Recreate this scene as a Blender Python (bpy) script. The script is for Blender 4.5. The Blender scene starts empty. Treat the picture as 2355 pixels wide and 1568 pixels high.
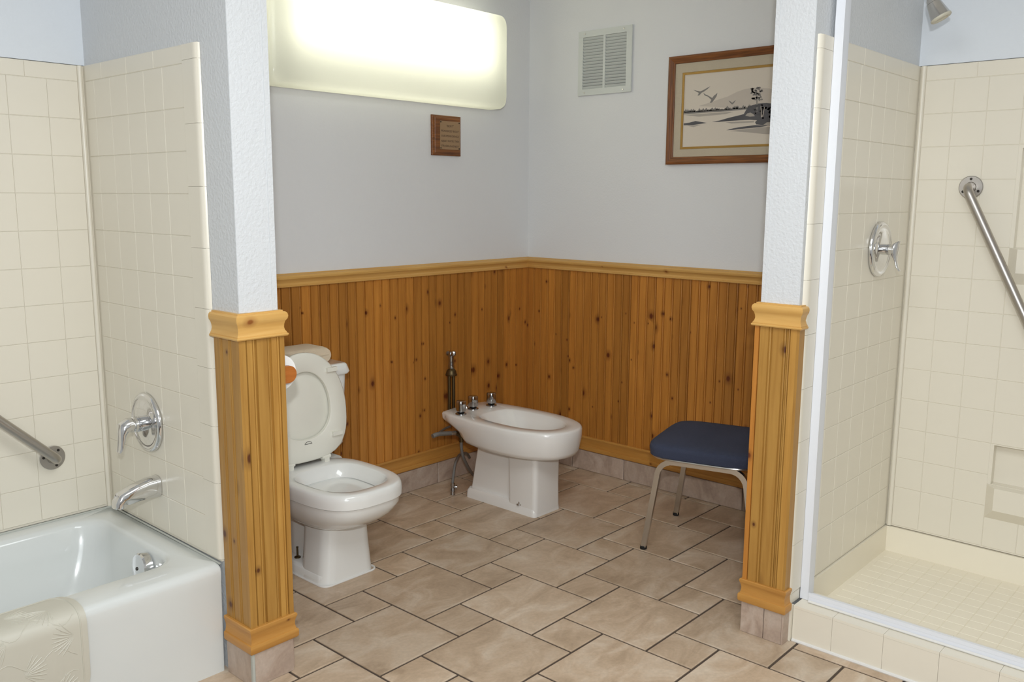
import bpy, bmesh, math, random
from math import sin, cos, pi, radians, sqrt
from mathutils import Vector, Matrix

S = bpy.context.scene
COL = S.collection
random.seed(7)

# ------------------------------------------------------------------ camera
CAM = Vector((-3.6373, -3.1638, 1.4219)); FPX = 2044.43
_y, _p, _r = radians(47.9972), radians(-9.2474), radians(0.349)
FWD = Vector((sin(_y)*cos(_p), cos(_y)*cos(_p), sin(_p)))
_rt = Vector((cos(_y), -sin(_y), 0)); _up = _rt.cross(FWD)
RGT = _rt*cos(_r)+_up*sin(_r); UPV = -_rt*sin(_r)+_up*cos(_r)
cd = bpy.data.cameras.new('camera'); cam = bpy.data.objects.new('camera', cd); COL.objects.link(cam)
cd.sensor_width = 36; cd.lens = FPX/2355*36; cd.clip_start = .05; cd.clip_end = 60
M = Matrix.Identity(4)
for i in range(3):
    M[i][0] = RGT[i]; M[i][1] = UPV[i]; M[i][2] = -FWD[i]; M[i][3] = CAM[i]
cam.matrix_world = M
S.camera = cam

# ------------------------------------------------------------------ world, lights, exposure
w = bpy.data.worlds.new('world'); S.world = w; w.use_nodes = True
w.node_tree.nodes['Background'].inputs[0].default_value = (.80, .86, 1, 1)
w.node_tree.nodes['Background'].inputs[1].default_value = .25
def area(name, loc, direction, sx, sy, power, col):
    l = bpy.data.lights.new(name, 'AREA'); l.shape = 'RECTANGLE'; l.size = sx; l.size_y = sy
    l.energy = power; l.color = col
    o = bpy.data.objects.new(name, l); COL.objects.link(o); o.location = loc
    o.rotation_euler = Vector(direction).to_track_quat('-Z', 'Y').to_euler(); o['kind'] = 'helper'
    return o
# two added soft fills, and the hot-shoe flash above the lens
area('ceiling_fill', (-2.5, -2.5, 2.475), (0, 0, -1), 1.3, 1.0, 26, (.94, .98, 1))  # added fill for flash bounced off the ceiling, shifted towards the niche
area('rear_fill', (-4.3, -4.2, 1.75), (1, .95, -.08), 1.1, 1.2, 18, (.90, .96, 1))  # added fill from behind the camera, aimed to brighten the niche
area('camera_flash', CAM+Vector((-.05, -.05, .27)), FWD, .07, .05, 30, (.94, .98, 1))
S.view_settings.view_transform = 'Standard'; S.view_settings.look = 'None'
S.view_settings.gamma = 1; S.view_settings.use_curve_mapping = False
S.view_settings.exposure = 0.0
S.cycles.use_denoising = True

def px(u, v, ax, val):
    """point where the line of sight through pixel (u, v) of the photograph meets the plane ax = val"""
    d = FWD+RGT*((u-1177.5)/FPX)-UPV*((v-784)/FPX)
    t = (val-CAM[ax])/d[ax]
    return CAM+d*t

# ------------------------------------------------------------------ materials
def srgb(r, g, b):
    f = lambda c: (c/255/12.92 if c/255 <= .04045 else ((c/255+.055)/1.055)**2.4)
    return (f(r), f(g), f(b), 1)
MATS = {}
def base(name):
    m = bpy.data.materials.new(name); m.use_nodes = True; MATS[name] = m
    return m, m.node_tree.nodes, m.node_tree.links, m.node_tree.nodes['Principled BSDF']
def plain(name, c, rough=.5, metal=0, bump=None, coat=0, var=0, spec=None):
    m, n, l, b = base(name)
    b.inputs['Base Color'].default_value = c; b.inputs['Roughness'].default_value = rough
    b.inputs['Metallic'].default_value = metal; b.inputs['Coat Weight'].default_value = coat
    if spec is not None: b.inputs['Specular IOR Level'].default_value = spec
    tc = n.new('ShaderNodeTexCoord')
    if var:
        nz = n.new('ShaderNodeTexNoise'); nz.inputs['Scale'].default_value = 6; nz.inputs['Detail'].default_value = 3
        l.new(tc.outputs['Object'], nz.inputs['Vector'])
        mx = n.new('ShaderNodeMix'); mx.data_type = 'RGBA'
        mx.inputs[6].default_value = tuple(x*(1-var) for x in c[:3])+(1,); mx.inputs[7].default_value = tuple(min(1, x*(1+var)) for x in c[:3])+(1,)
        l.new(nz.outputs['Fac'], mx.inputs[0]); l.new(mx.outputs[2], b.inputs['Base Color'])
    if bump:
        sc, st = bump
        nz = n.new('ShaderNodeTexNoise'); nz.inputs['Scale'].default_value = sc; nz.inputs['Detail'].default_value = 2
        l.new(tc.outputs['Object'], nz.inputs['Vector'])
        bp = n.new('ShaderNodeBump'); bp.inputs['Strength'].default_value = st; bp.inputs['Distance'].default_value = .002
        l.new(nz.outputs['Fac'], bp.inputs['Height']); l.new(bp.outputs['Normal'], b.inputs['Normal'])
    return m
def wood(name, c_lo, c_hi, c_knot, stretch=(28, 28, 1.6), knots=7.0, kth=.07, rough=.42, rvar=.22):
    m, n, l, b = base(name)
    tc = n.new('ShaderNodeTexCoord'); oi = n.new('ShaderNodeObjectInfo')
    off = n.new('ShaderNodeVectorMath'); off.operation = 'MULTIPLY_ADD'
    cmb = n.new('ShaderNodeCombineXYZ')
    for i in range(3): l.new(oi.outputs['Random'], cmb.inputs[i])
    l.new(cmb.outputs[0], off.inputs[0]); off.inputs[1].default_value = (37, 53, 71); l.new(tc.outputs['Object'], off.inputs[2])
    mp = n.new('ShaderNodeMapping'); mp.inputs['Scale'].default_value = stretch; l.new(off.outputs[0], mp.inputs['Vector'])
    nz = n.new('ShaderNodeTexNoise'); nz.inputs['Scale'].default_value = 2.2; nz.inputs['Detail'].default_value = 5; nz.inputs['Distortion'].default_value = .6
    l.new(mp.outputs[0], nz.inputs['Vector'])
    rp = n.new('ShaderNodeValToRGB'); rp.color_ramp.elements[0].position = .3; rp.color_ramp.elements[1].position = .72
    rp.color_ramp.elements[0].color = c_lo; rp.color_ramp.elements[1].color = c_hi
    l.new(nz.outputs['Fac'], rp.inputs[0])
    # per-board tone
    mr = n.new('ShaderNodeMapRange'); mr.inputs[3].default_value = 1-rvar; mr.inputs[4].default_value = 1+rvar*.6
    l.new(oi.outputs['Random'], mr.inputs[0])
    tone = n.new('ShaderNodeVectorMath'); tone.operation = 'SCALE'; l.new(rp.outputs[0], tone.inputs[0]); l.new(mr.outputs[0], tone.inputs['Scale'])
    # knots
    mk = n.new('ShaderNodeMapping'); mk.inputs['Scale'].default_value = tuple(.9 if s == min(stretch) else 1.25 for s in stretch); l.new(off.outputs[0], mk.inputs['Vector'])
    sx_ = n.new('ShaderNodeSeparateXYZ'); l.new(mk.outputs[0], sx_.inputs[0]); cx_ = n.new('ShaderNodeCombineXYZ')
    if min(stretch) == stretch[2]:
        ad = n.new('ShaderNodeMath'); l.new(sx_.outputs[0], ad.inputs[0]); l.new(sx_.outputs[1], ad.inputs[1]); l.new(ad.outputs[0], cx_.inputs[0]); l.new(sx_.outputs[2], cx_.inputs[1])
    else:
        l.new(sx_.outputs[0 if min(stretch) == stretch[0] else 1], cx_.inputs[0]); l.new(sx_.outputs[2], cx_.inputs[1])
    vo = n.new('ShaderNodeTexVoronoi'); vo.voronoi_dimensions = '2D'; vo.inputs['Scale'].default_value = knots; l.new(cx_.outputs[0], vo.inputs['Vector'])
    kr = n.new('ShaderNodeValToRGB'); e = kr.color_ramp.elements
    e[0].position = kth*.55; e[0].color = (1, 1, 1, 1); e[1].position = kth*2.4; e[1].color = (0, 0, 0, 1)
    e2 = kr.color_ramp.elements.new(kth); e2.color = (.45, .45, .45, 1)
    sc_ = n.new('ShaderNodeSeparateColor'); l.new(vo.outputs['Color'], sc_.inputs[0])
    pw = n.new('ShaderNodeMath'); pw.operation = 'POWER'; l.new(sc_.outputs[0], pw.inputs[0]); pw.inputs[1].default_value = 2.5
    sz = n.new('ShaderNodeMath'); sz.operation = 'MULTIPLY_ADD'; l.new(pw.outputs[0], sz.inputs[0]); sz.inputs[1].default_value = 1.6; sz.inputs[2].default_value = .42
    dv = n.new('ShaderNodeMath'); dv.operation = 'DIVIDE'; l.new(vo.outputs['Distance'], dv.inputs[0]); l.new(sz.outputs[0], dv.inputs[1])
    l.new(dv.outputs[0], kr.inputs[0])
    mx = n.new('ShaderNodeMix'); mx.data_type = 'RGBA'; l.new(kr.outputs[0], mx.inputs[0]); l.new(tone.outputs[0], mx.inputs[6]); mx.inputs[7].default_value = c_knot
    l.new(mx.outputs[2], b.inputs['Base Color'])
    b.inputs['Roughness'].default_value = rough
    bp = n.new('ShaderNodeBump'); bp.inputs['Strength'].default_value = .12; bp.inputs['Distance'].default_value = .001
    l.new(nz.outputs['Fac'], bp.inputs['Height']); l.new(bp.outputs['Normal'], b.inputs['Normal'])
    return m
def stone(name, a, b_, c_, sc=5, rough=.45):
    m, n, l, b = base(name)
    tc = n.new('ShaderNodeTexCoord'); oi = n.new('ShaderNodeObjectInfo')
    cmb = n.new('ShaderNodeCombineXYZ')
    for i in range(3): l.new(oi.outputs['Random'], cmb.inputs[i])
    off = n.new('ShaderNodeVectorMath'); off.operation = 'MULTIPLY_ADD'; off.inputs[1].default_value = (41, 29, 17)
    l.new(cmb.outputs[0], off.inputs[0]); l.new(tc.outputs['Object'], off.inputs[2])
    mp = n.new('ShaderNodeMapping'); mp.inputs['Scale'].default_value = (1, 1.7, 1); mp.inputs['Rotation'].default_value = (0, 0, .5); l.new(off.outputs[0], mp.inputs['Vector'])
    n1 = n.new('ShaderNodeTexNoise'); n1.inputs['Scale'].default_value = sc; n1.inputs['Detail'].default_value = 7; n1.inputs['Roughness'].default_value = .62; n1.inputs['Distortion'].default_value = .9
    l.new(mp.outputs[0], n1.inputs['Vector'])
    r1 = n.new('ShaderNodeValToRGB'); e = r1.color_ramp.elements
    e[0].position = .30; e[0].color = a; e[1].position = .74; e[1].color = c_
    x = e.new(.5); x.color = b_
    l.new(n1.outputs['Fac'], r1.inputs[0])
    n2 = n.new('ShaderNodeTexNoise'); n2.inputs['Scale'].default_value = 90; n2.inputs['Detail'].default_value = 3; l.new(off.outputs[0], n2.inputs['Vector'])
    mr = n.new('ShaderNodeMapRange'); mr.inputs[3].default_value = .86; mr.inputs[4].default_value = 1.14; l.new(n2.outputs['Fac'], mr.inputs[0])
    mr2 = n.new('ShaderNodeMapRange'); mr2.inputs[3].default_value = .92; mr2.inputs[4].default_value = 1.06; l.new(oi.outputs['Random'], mr2.inputs[0])
    mu = n.new('ShaderNodeMath'); mu.operation = 'MULTIPLY'; l.new(mr.outputs[0], mu.inputs[0]); l.new(mr2.outputs[0], mu.inputs[1])
    sv = n.new('ShaderNodeVectorMath'); sv.operation = 'SCALE'; l.new(r1.outputs[0], sv.inputs[0]); l.new(mu.outputs[0], sv.inputs['Scale'])
    l.new(sv.outputs[0], b.inputs['Base Color']); b.inputs['Roughness'].default_value = rough
    bp = n.new('ShaderNodeBump'); bp.inputs['Strength'].default_value = .18; bp.inputs['Distance'].default_value = .002
    l.new(n1.outputs['Fac'], bp.inputs['Height']); l.new(bp.outputs['Normal'], b.inputs['Normal'])
    return m

plain('paint', srgb(231, 232, 233), .75, bump=(130, .35))
plain('paint_blue', srgb(227, 232, 238), .7, bump=(130, .35))
plain('paint_textured', srgb(214, 216, 218), .55, bump=(110, 1.0))
plain('ceiling_paint', srgb(238, 238, 236), .9)
plain('grout', srgb(82, 69, 59), .9, bump=(200, .3))
stone('floor_stone', srgb(170, 147, 122), srgb(194, 171, 146), srgb(214, 198, 178))
stone('base_stone', srgb(158, 137, 122), srgb(182, 161, 145), srgb(202, 186, 172), sc=7)
wood('pine', srgb(178, 115, 46), srgb(201, 136, 59), srgb(98, 44, 16), knots=5.6, kth=.045, rvar=.22)
wood('pine_light', srgb(170, 122, 54), srgb(190, 143, 70), srgb(88, 46, 20), knots=3.4, kth=.04, rvar=.14)
wood('pine_trim', srgb(206, 157, 84), srgb(220, 175, 102), srgb(150, 90, 40), stretch=(1.6, 28, 28), knots=4, kth=.03, rvar=.05)
wood('pine_trim_y', srgb(206, 157, 84), srgb(220, 175, 102), srgb(150, 90, 40), stretch=(28, 1.6, 28), knots=4, kth=.03, rvar=.05)
wood('pine_base', srgb(184, 128, 58), srgb(202, 148, 74), srgb(120, 66, 26), stretch=(1.6, 28, 28), knots=4, kth=.03, rvar=.05)
wood('pine_base_y', srgb(184, 128, 58), srgb(202, 148, 74), srgb(120, 66, 26), stretch=(28, 1.6, 28), knots=4, kth=.03, rvar=.05)
wood('oak_x', srgb(92, 52, 24), srgb(150, 92, 42), srgb(70, 38, 18), stretch=(3, 60, 60), knots=1, kth=.001, rvar=.05)
wood('oak_y', srgb(92, 52, 24), srgb(150, 92, 42), srgb(70, 38, 18), stretch=(60, 3, 60), knots=1, kth=.001, rvar=.05)
wood('oak_z', srgb(92, 52, 24), srgb(150, 92, 42), srgb(70, 38, 18), stretch=(60, 60, 3), knots=1, kth=.001, rvar=.05)
wood('holder_wood', srgb(172, 96, 34), srgb(200, 120, 50), srgb(150, 80, 30), stretch=(6, 60, 60), knots=1, kth=.001, rvar=.05)
plain('surround', srgb(233, 226, 210), .28, var=.012, bump=(60, .04))
plain('pan', srgb(243, 235, 216), .4, var=.02)
plain('porcelain', srgb(236, 236, 232), .1, coat=.5)
plain('porcelain_bidet', srgb(236, 233, 228), .12, coat=.5)
plain('enamel', srgb(222, 225, 223), .14, coat=.4)
plain('seat_plastic', srgb(236, 234, 222), .3)
plain('caulk', srgb(226, 224, 220), .6, bump=(80, .6))
plain('caulk_grey', srgb(186, 188, 180), .7, bump=(80, .5))
plain('chrome', (.74, .74, .75, 1), .09, 1)
plain('chrome_dark', (.42, .42, .42, 1), .14, 1)
plain('chrome_worn', (.62, .60, .57, 1), .22, 1)
plain('steel_satin', (.47, .44, .41, 1), .36, 1)
plain('dark_screw', (.05, .045, .04, 1), .4, .8)
plain('brass_dark', (.12, .085, .04, 1), .4, .9)
plain('brass', (.45, .30, .08, 1), .35, 1)
plain('plate_bronze', srgb(168, 138, 104), .42, .35)
plain('engraving', srgb(84, 62, 48), .6)
plain('white_metal', srgb(230, 232, 238), .35)
plain('vent_white', srgb(214, 218, 214), .4)
plain('vent_dark', srgb(70, 68, 64), .9)
plain('rubber', srgb(20, 20, 20), .7)
plain('navy', srgb(56, 62, 82), .95, bump=(420, .9), var=.25)
plain('mat_rubber', srgb(202, 198, 184), .45, var=.03)
plain('towel', srgb(224, 206, 180), .95, bump=(300, .9), var=.05)
plain('tissue', srgb(252, 252, 250), .95, bump=(120, .4))
plain('art_paper', srgb(220, 210, 196), .8)
plain('mat_board', srgb(196, 184, 162), .9, bump=(500, .5), var=.05)
plain('fillet_gold', srgb(176, 138, 70), .4, .3)
plain('ink_pale', srgb(202, 192, 180), .8)
plain('ink_mid', srgb(134, 130, 126), .8, var=.2)
plain('ink_dark', srgb(92, 91, 94), .8, var=.35)
plain('ink_wash', srgb(178, 170, 160), .8, var=.1)
plain('showerface', srgb(206, 200, 182), .5)
plain('water', srgb(214, 220, 218), .02, coat=1)
plain('braid', (.30, .30, .29, 1), .42, .85, bump=(900, 1))
plain('backing', srgb(70, 46, 22), .8)
m, n, l, b = base('tube_glow')
b.inputs['Emission Color'].default_value = (1, .97, .84, 1); b.inputs['Emission Strength'].default_value = 4.6
b.inputs['Base Color'].default_value = (1, 1, 1, 1)
m, n, l, b = base('acrylic')
n.remove(b); tr = n.new('ShaderNodeBsdfTranslucent'); df = n.new('ShaderNodeBsdfDiffuse'); gl = n.new('ShaderNodeBsdfGlossy'); ms = n.new('ShaderNodeMixShader'); ms2 = n.new('ShaderNodeMixShader')
tr.inputs[0].default_value = (.93, .94, .80, 1); df.inputs[0].default_value = (.9, .9, .84, 1); gl.inputs['Roughness'].default_value = .15
ms.inputs[0].default_value = .35; ms2.inputs[0].default_value = .03
l.new(tr.outputs[0], ms.inputs[1]); l.new(df.outputs[0], ms.inputs[2]); l.new(ms.outputs[0], ms2.inputs[1]); l.new(gl.outputs[0], ms2.inputs[2])
l.new(ms2.outputs[0], n['Material Output'].inputs[0])

# ------------------------------------------------------------------ mesh helpers
def root_loc(p):
    v = Vector((0, 0, 0))
    while p is not None:
        v += Vector(p.location); p = p.parent
    return v
def link(name, me, mat, parent=None, loc=None):
    o = bpy.data.objects.new(name, me); COL.objects.link(o)
    if mat and len(me.materials) == 0: me.materials.append(MATS[mat])
    if parent: o.parent = parent
    if loc is not None: o.location = Vector(loc)-root_loc(parent) if parent else Vector(loc)
    return o
def obj(name, bm, mat, parent=None, smooth=None, bevel=0, seg=2, angle=35):
    """ONE mesh object; bm is in world coordinates"""
    if bevel:
        es = [e for e in bm.edges if len(e.link_faces) == 2 and e.calc_face_angle(0) > radians(25)]
        bmesh.ops.bevel(bm, geom=es, offset=bevel, segments=seg, affect='EDGES', profile=.5, clamp_overlap=True)
        if smooth is None: smooth = True
    bmesh.ops.recalc_face_normals(bm, faces=bm.faces)
    # origin at the middle of the mesh so that textures stay with the object
    vs = [v.co for v in bm.verts]
    c = Vector([(min(v[i] for v in vs)+max(v[i] for v in vs))/2 for i in range(3)])
    bmesh.ops.translate(bm, verts=bm.verts, vec=-c)
    me = bpy.data.meshes.new(name); bm.to_mesh(me); bm.free()
    if smooth:
        for p in me.polygons: p.use_smooth = True
        me.set_sharp_from_angle(angle=radians(angle))
    return link(name, me, mat, parent, c)
def B(): return bmesh.new()
def box(bm, x0, x1, y0, y1, z0, z1, rot=None, about=None):
    v = [bm.verts.new((x, y, z)) for x in (x0, x1) for y in (y0, y1) for z in (z0, z1)]
    for f in ((0, 1, 3, 2), (4, 6, 7, 5), (0, 4, 5, 1), (2, 3, 7, 6), (0, 2, 6, 4), (1, 5, 7, 3)):
        bm.faces.new([v[i] for i in f])
    if rot is not None:
        bmesh.ops.rotate(bm, verts=v, cent=about, matrix=rot)
    return v
def loft(bm, loops, cap=(True, True), closed=False):
    rs = [[bm.verts.new(p) for p in lp] for lp in loops]
    n = len(rs[0]); k = len(rs)
    for i in range(k if closed else k-1):
        a, b2 = rs[i], rs[(i+1) % k]
        for j in range(n):
            try: bm.faces.new((a[j], a[(j+1) % n], b2[(j+1) % n], b2[j]))
            except ValueError: pass
    if not closed:
        if cap[0]: bm.faces.new(rs[0][::-1])
        if cap[1]: bm.faces.new(rs[-1])
    return rs
def frame_of(d):
    d = Vector(d).normalized()
    a = Vector((0, 0, 1)) if abs(d.z) < .9 else Vector((1, 0, 0))
    u = d.cross(a).normalized(); return d, u, d.cross(u).normalized()
def lathe(bm, org, d, prof, n=32, cap=True):
    """prof = [(radius, height along d)]"""
    d, u, v = frame_of(d); org = Vector(org)
    loops = [[org+d*h+(u*cos(2*pi*i/n)+v*sin(2*pi*i/n))*max(r, 1e-5) for i in range(n)] for r, h in prof]
    loft(bm, loops, (cap, cap))
def smooth_path(pts, sub=6):
    P = [Vector(p) for p in pts]; out = []
    for i in range(len(P)-1):
        p0 = P[max(i-1, 0)]; p1 = P[i]; p2 = P[i+1]; p3 = P[min(i+2, len(P)-1)]
        for k in range(sub):
            t = k/sub
            out.append(.5*((2*p1)+(p2-p0)*t+(2*p0-5*p1+4*p2-p3)*t*t+(3*p1-p0-3*p2+p3)*t**3))
    out.append(P[-1]); return out
def tube(bm, pts, r, n=12, sect=None, up=None):
    P = [Vector(p) for p in pts]; loops = []; u = None
    for i, p in enumerate(P):
        t = (P[min(i+1, len(P)-1)]-P[max(i-1, 0)]).normalized()
        if u is None:
            if up is not None: u = (Vector(up)-t*Vector(up).dot(t)).normalized()
            else: _, u, _ = frame_of(t)
        else: u = (u-t*u.dot(t)).normalized()
        v = t.cross(u)
        rr = r[i] if isinstance(r, (list, tuple)) else r
        if sect: loops.append([p+u*a+v*b2 for a, b2 in sect])
        else: loops.append([p+(u*cos(2*pi*k/n)+v*sin(2*pi*k/n))*rr for k in range(n)])
    loft(bm, loops)
def sup(cx, cy, z, a, bf, bb, n=2.5, N=56, tilt=0):
    """closed outline in the xy-plane: half width a, front (-y) reach bf, back (+y) reach bb"""
    out = []
    for i in range(N):
        t = 2*pi*i/N; c, s = cos(t), sin(t)
        x = a*math.copysign(abs(c)**(2/n), c); y = math.copysign(abs(s)**(2/n), s); y *= (bb if y > 0 else bf)
        out.append(Vector((cx+x, cy+y, z)))
    return out
def rrect(x0, x1, y0, y1, z, r, k=5):
    out = []
    for cx, cy, a0 in ((x1-r, y1-r, 0), (x0+r, y1-r, 90), (x0+r, y0+r, 180), (x1-r, y0+r, 270)):
        for i in range(k+1):
            a = radians(a0+90*i/k); out.append(Vector((cx+r*cos(a), cy+r*sin(a), z)))
    return out
def molding_loops(path, prof):
    """profile (distance from the wall, z) swept with mitres along a wall line; the room lies on the right of the direction of travel"""
    P = [Vector(p) for p in path]; nr = []
    for i in range(len(P)-1):
        d = (P[i+1]-P[i]).normalized(); nr.append(Vector((d.y, -d.x)))
    loops = []
    for i, p in enumerate(P):
        a = nr[max(i-1, 0)]; b2 = nr[min(i, len(nr)-1)]; m_ = (a+b2); m_ = m_/(m_.dot(a)) if m_.dot(a) else a
        loops.append([Vector((p.x+m_.x*d_, p.y+m_.y*d_, z)) for d_, z in prof])
    return loops
def molding(name, path, prof, parent, mats, only=None):
    loops = molding_loops(path, prof); out = []
    for i in range(len(loops)-1):
        if only is not None and i not in only: continue
        bm = B(); loft(bm, [loops[i], loops[i+1]])
        d = loops[i+1][0]-loops[i][0]
        out.append(obj(name, bm, mats[0] if abs(d.x) > abs(d.y) else mats[1], parent, smooth=True, angle=28))
    return out
def empty(name, loc, label, cat, group=None):
    o = bpy.data.objects.new(name, None); COL.objects.link(o); o.location = loc; o.empty_display_size = .05
    o['label'] = label; o['category'] = cat
    if group: o['group'] = group
    return o
def tag(o, label, cat, group=None):
    o['label'] = label; o['category'] = cat
    if group: o['group'] = group
    return o
def struct(name, bm, mat, label=None, cat=None, bevel=0):
    o = obj(name, bm, mat, bevel=bevel); o['kind'] = 'structure'
    if label: o['label'] = label; o['category'] = cat
    return o

# ------------------------------------------------------------------ plan of the place
XP1, XP2, YC = -2.345, -2.222, -.993            # partition beside the tub (its end is the white post with the wooden foot)
YQ1, YQ2, XC = -1.890, -2.016, -1.058           # partition beside the shower
YT, XS = -.1285, -.167                          # faces of the tub and shower back panels
H = 2.5; X0, Y0 = -4.7, -4.6
bm = B(); box(bm, X0, 0, Y0, 0, -.12, -.004); floor = struct('floor', bm, 'grout', 'beige stone tiled bathroom floor with dark grout', 'floor')
bm = B(); box(bm, X0, .1, Y0, .1, H, H+.1); struct('ceiling', bm, 'ceiling_paint', 'plain white ceiling above the bathroom', 'ceiling')
bm = B(); box(bm, X0, .1, 0, .1, -.12, H); wall_w1 = struct('wall_back_left', bm, 'paint', 'pale grey wall with knotty pine wainscot behind toilet and bidet', 'wall')
bm = B(); box(bm, 0, .1, Y0, 0, -.12, H); wall_w2 = struct('wall_back_right', bm, 'paint', 'pale grey wall with pine wainscot behind the chair and framed print', 'wall')
bm = B(); box(bm, X0-.1, X0, Y0, .1, -.12, H); struct('wall_left', bm, 'paint', 'plain grey side wall beyond the tub', 'wall')
bm = B(); box(bm, X0, .1, Y0-.1, Y0, -.12, H); struct('wall_front', bm, 'paint', 'plain grey wall behind the viewer', 'wall')
bm = B(); box(bm, X0, XP1, -.1, 0, 0, H); box(bm, X0, XP1, YT+.008, -.1, 1.832, H)
struct('wall_tub_back', bm, 'paint_blue', 'pale blue-grey wall above the cream tub tiles', 'wall')
bm = B(); box(bm, -.1, 0, -3.3, YQ2, 0, H); box(bm, XS+.008, -.1, -3.3, YQ2, 1.897, H)
struct('wall_shower_back', bm, 'paint_blue', 'white wall above the cream shower tiles', 'wall')
bm = B(); box(bm, XP1, XP2, YC, 0, 0, H); wall_tub = struct('wall_tub', bm, 'paint_textured', 'white textured post and partition between tub and toilet', 'wall', bevel=.006)
bm = B(); box(bm, XC, 0, YQ2, YQ1, 0, H); wall_sh = struct('wall_shower', bm, 'paint_textured', 'white textured post and partition between chair and shower', 'wall', bevel=.006)
bm = B(); box(bm, -1.05, 0, -3.42, -3.3, 0, H); struct('wall_shower_end', bm, 'paint', 'plain end wall of the shower', 'wall')

# floor tiles: large and small squares in a pinwheel
SS, SL, GAP = .1675, .335, .0085
tile_cache = {}
def tile_mesh(w_, d_, h, ch, mat, axis='z'):
    """tile with chamfered edges; w_ x d_ on the face, h thick; face towards +z, -y or -x"""
    key = (round(w_, 4), round(d_, 4), h, ch, mat, axis)
    if key in tile_cache: return tile_cache[key]
    a, b2 = w_/2, d_/2
    lo = [(-a, -b2, 0), (a, -b2, 0), (a, b2, 0), (-a, b2, 0)]
    hi1 = [(x, y, h-ch) for x, y, _ in lo]
    hi = [(math.copysign(a-ch*1.2, x), math.copysign(b2-ch*1.2, y), h) for x, y, _ in lo]
    vs = lo+hi1+hi
    if axis == '-y': vs = [(x, -z, y) for x, y, z in vs]
    if axis == '-x': vs = [(-z, -x, y) for x, y, z in vs]
    fs = []
    for k in (0, 4):
        for j in range(4): fs.append((k+j, k+(j+1) % 4, k+4+(j+1) % 4, k+4+j))
    fs.append((8, 9, 10, 11))
    me = bpy.data.meshes.new('tile'); me.from_pydata(vs, [], fs); me.update(); me.materials.append(MATS[mat])
    tile_cache[key] = me; return me
def floor_tile(x0, x1, y0, y1):
    x1 = min(x1, -.008); y1 = min(y1, -.008)
    if x1-x0 < .02 or y1-y0 < .02: return
    cx, cy = (x0+x1)/2, (y0+y1)/2
    dpt = (Vector((cx, cy, 0))-CAM).dot(FWD)
    if dpt < .6: return
    link('tile', tile_mesh(x1-x0-GAP, y1-y0-GAP, .010, .0018, 'floor_stone'), None, floor, (cx, cy, -.010))
P0 = (-1.7290, -1.0535)
for i in range(-9, 10):
    for j in range(-9, 10):
        x = P0[0]+i*SL+j*SS; y = P0[1]+i*SS-j*SL
        for (a, b2, c, d) in ((x, x+SS, y-SS, y), (x+SS, x+SS+SL, y-SL, y)):
            if b2 < -3.15 or a > -.03 or d < -3.0 or c > -.03: continue
            # under the tub and inside the shower nothing shows
            if b2 < XP1 and c > -.84: continue
            if d < YQ2 and a > -.95: continue
            floor_tile(a, b2, c, d)

# ------------------------------------------------------------------ wainscot
plank_cache = {}
def plank(parent, p, w_, z0, z1, t, normal, mat):
    """bead-board strip starting at p (x, y) and running along the wall for w_; normal 'x-','y-','x+','y+' is its face"""
    key = (round(w_, 4), z0, z1, t, normal, mat)
    if key not in plank_cache:
        g = .0085 if mat == 'pine' else .0065; e_ = .005 if mat == 'pine' else .0040
        pf = [(0.0003, 0), (.0003, t-g), (.0016, t-g), (.0030, t), (w_-.0120, t), (w_-.0108, t-e_), (w_-.0098, t-e_), (w_-.0086, t-.0008), (w_-.0060, t), (w_-.0036, t-.001), (w_-.0020, t-g), (w_-.0003, t-g), (w_-.0003, 0)]
        q = []
        for a, d in pf:
            if normal == 'y-': q.append((a, -d))
            elif normal == 'x-': q.append((-d, -a))
            elif normal == 'x+': q.append((d, a))
            else: q.append((-a, d))
        n_ = len(q); vs = [(x, y, 0) for x, y in q]+[(x, y, z1-z0) for x, y in q]
        fs = [(i, (i+1) % n_, n_+(i+1) % n_, n_+i) for i in range(n_)]+[tuple(range(n_))[::-1], tuple(range(n_, 2*n_))]
        me = bpy.data.meshes.new('plank'); me.from_pydata(vs, [], fs); me.update(); me.materials.append(MATS[mat]); plank_cache[key] = me
    return link('plank', plank_cache[key], None, parent, (p[0], p[1], z0))
PW = .0486
x = -.0075-PW
while x > -2.2:
    plank(wall_w1, (x, 0), PW, .15, 1.06, .012, 'y-', 'pine'); x -= PW
y = -.012
while y-.0481 > -1.88:
    plank(wall_w2, (0, y), .0481, .15, 1.06, .012, 'x-', 'pine'); y -= .0481
bm = B(); box(bm, -.0225, -.0005, -.0225, -.0005, .15, 1.05); obj('corner_bead', bm, 'pine', wall_w1, bevel=.003)
RAIL = [(0, 1.100), (.014, 1.100), (.015, 1.0965), (.023, 1.096), (.029, 1.0925), (.0315, 1.086), (.030, 1.0785), (.024, 1.073), (.018, 1.067), (.0155, 1.060), (.017, 1.054), (.0195, 1.0515), (.0195, 1.0495), (.0225, 1.049), (.024, 1.0465), (.022, 1.044), (0, 1.044)]
BASE = [(0, .182), (.018, .182), (.021, .180), (.0215, .174), (.018, .166), (.0155, .154), (.0165, .143), (.0195, .135), (.0195, .132), (.026, .131), (.0275, .126), (.0265, .112), (.023, .108), (0, .108)]
CAPP = [(0, 1.100), (.014, 1.100), (.0145, 1.096), (.021, 1.0955), (.027, 1.091), (.029, 1.084), (.027, 1.076), (.0205, 1.069), (.017, 1.060), (.016, 1.051), (.0185, 1.043), (.024, 1.037), (.024, 1.0345), (.0275, 1.034), (.029, 1.030), (.026, 1.0265), (0, 1.0265)]
BASC = [(0, .184), (.020, .184), (.0235, .182), (.024, .176), (.020, .168), (.0165, .158), (.0165, .147), (.019, .138), (.020, .1345), (.025, .1335), (.027, .129), (.0265, .112), (.023, .107), (0, .107)]
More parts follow.
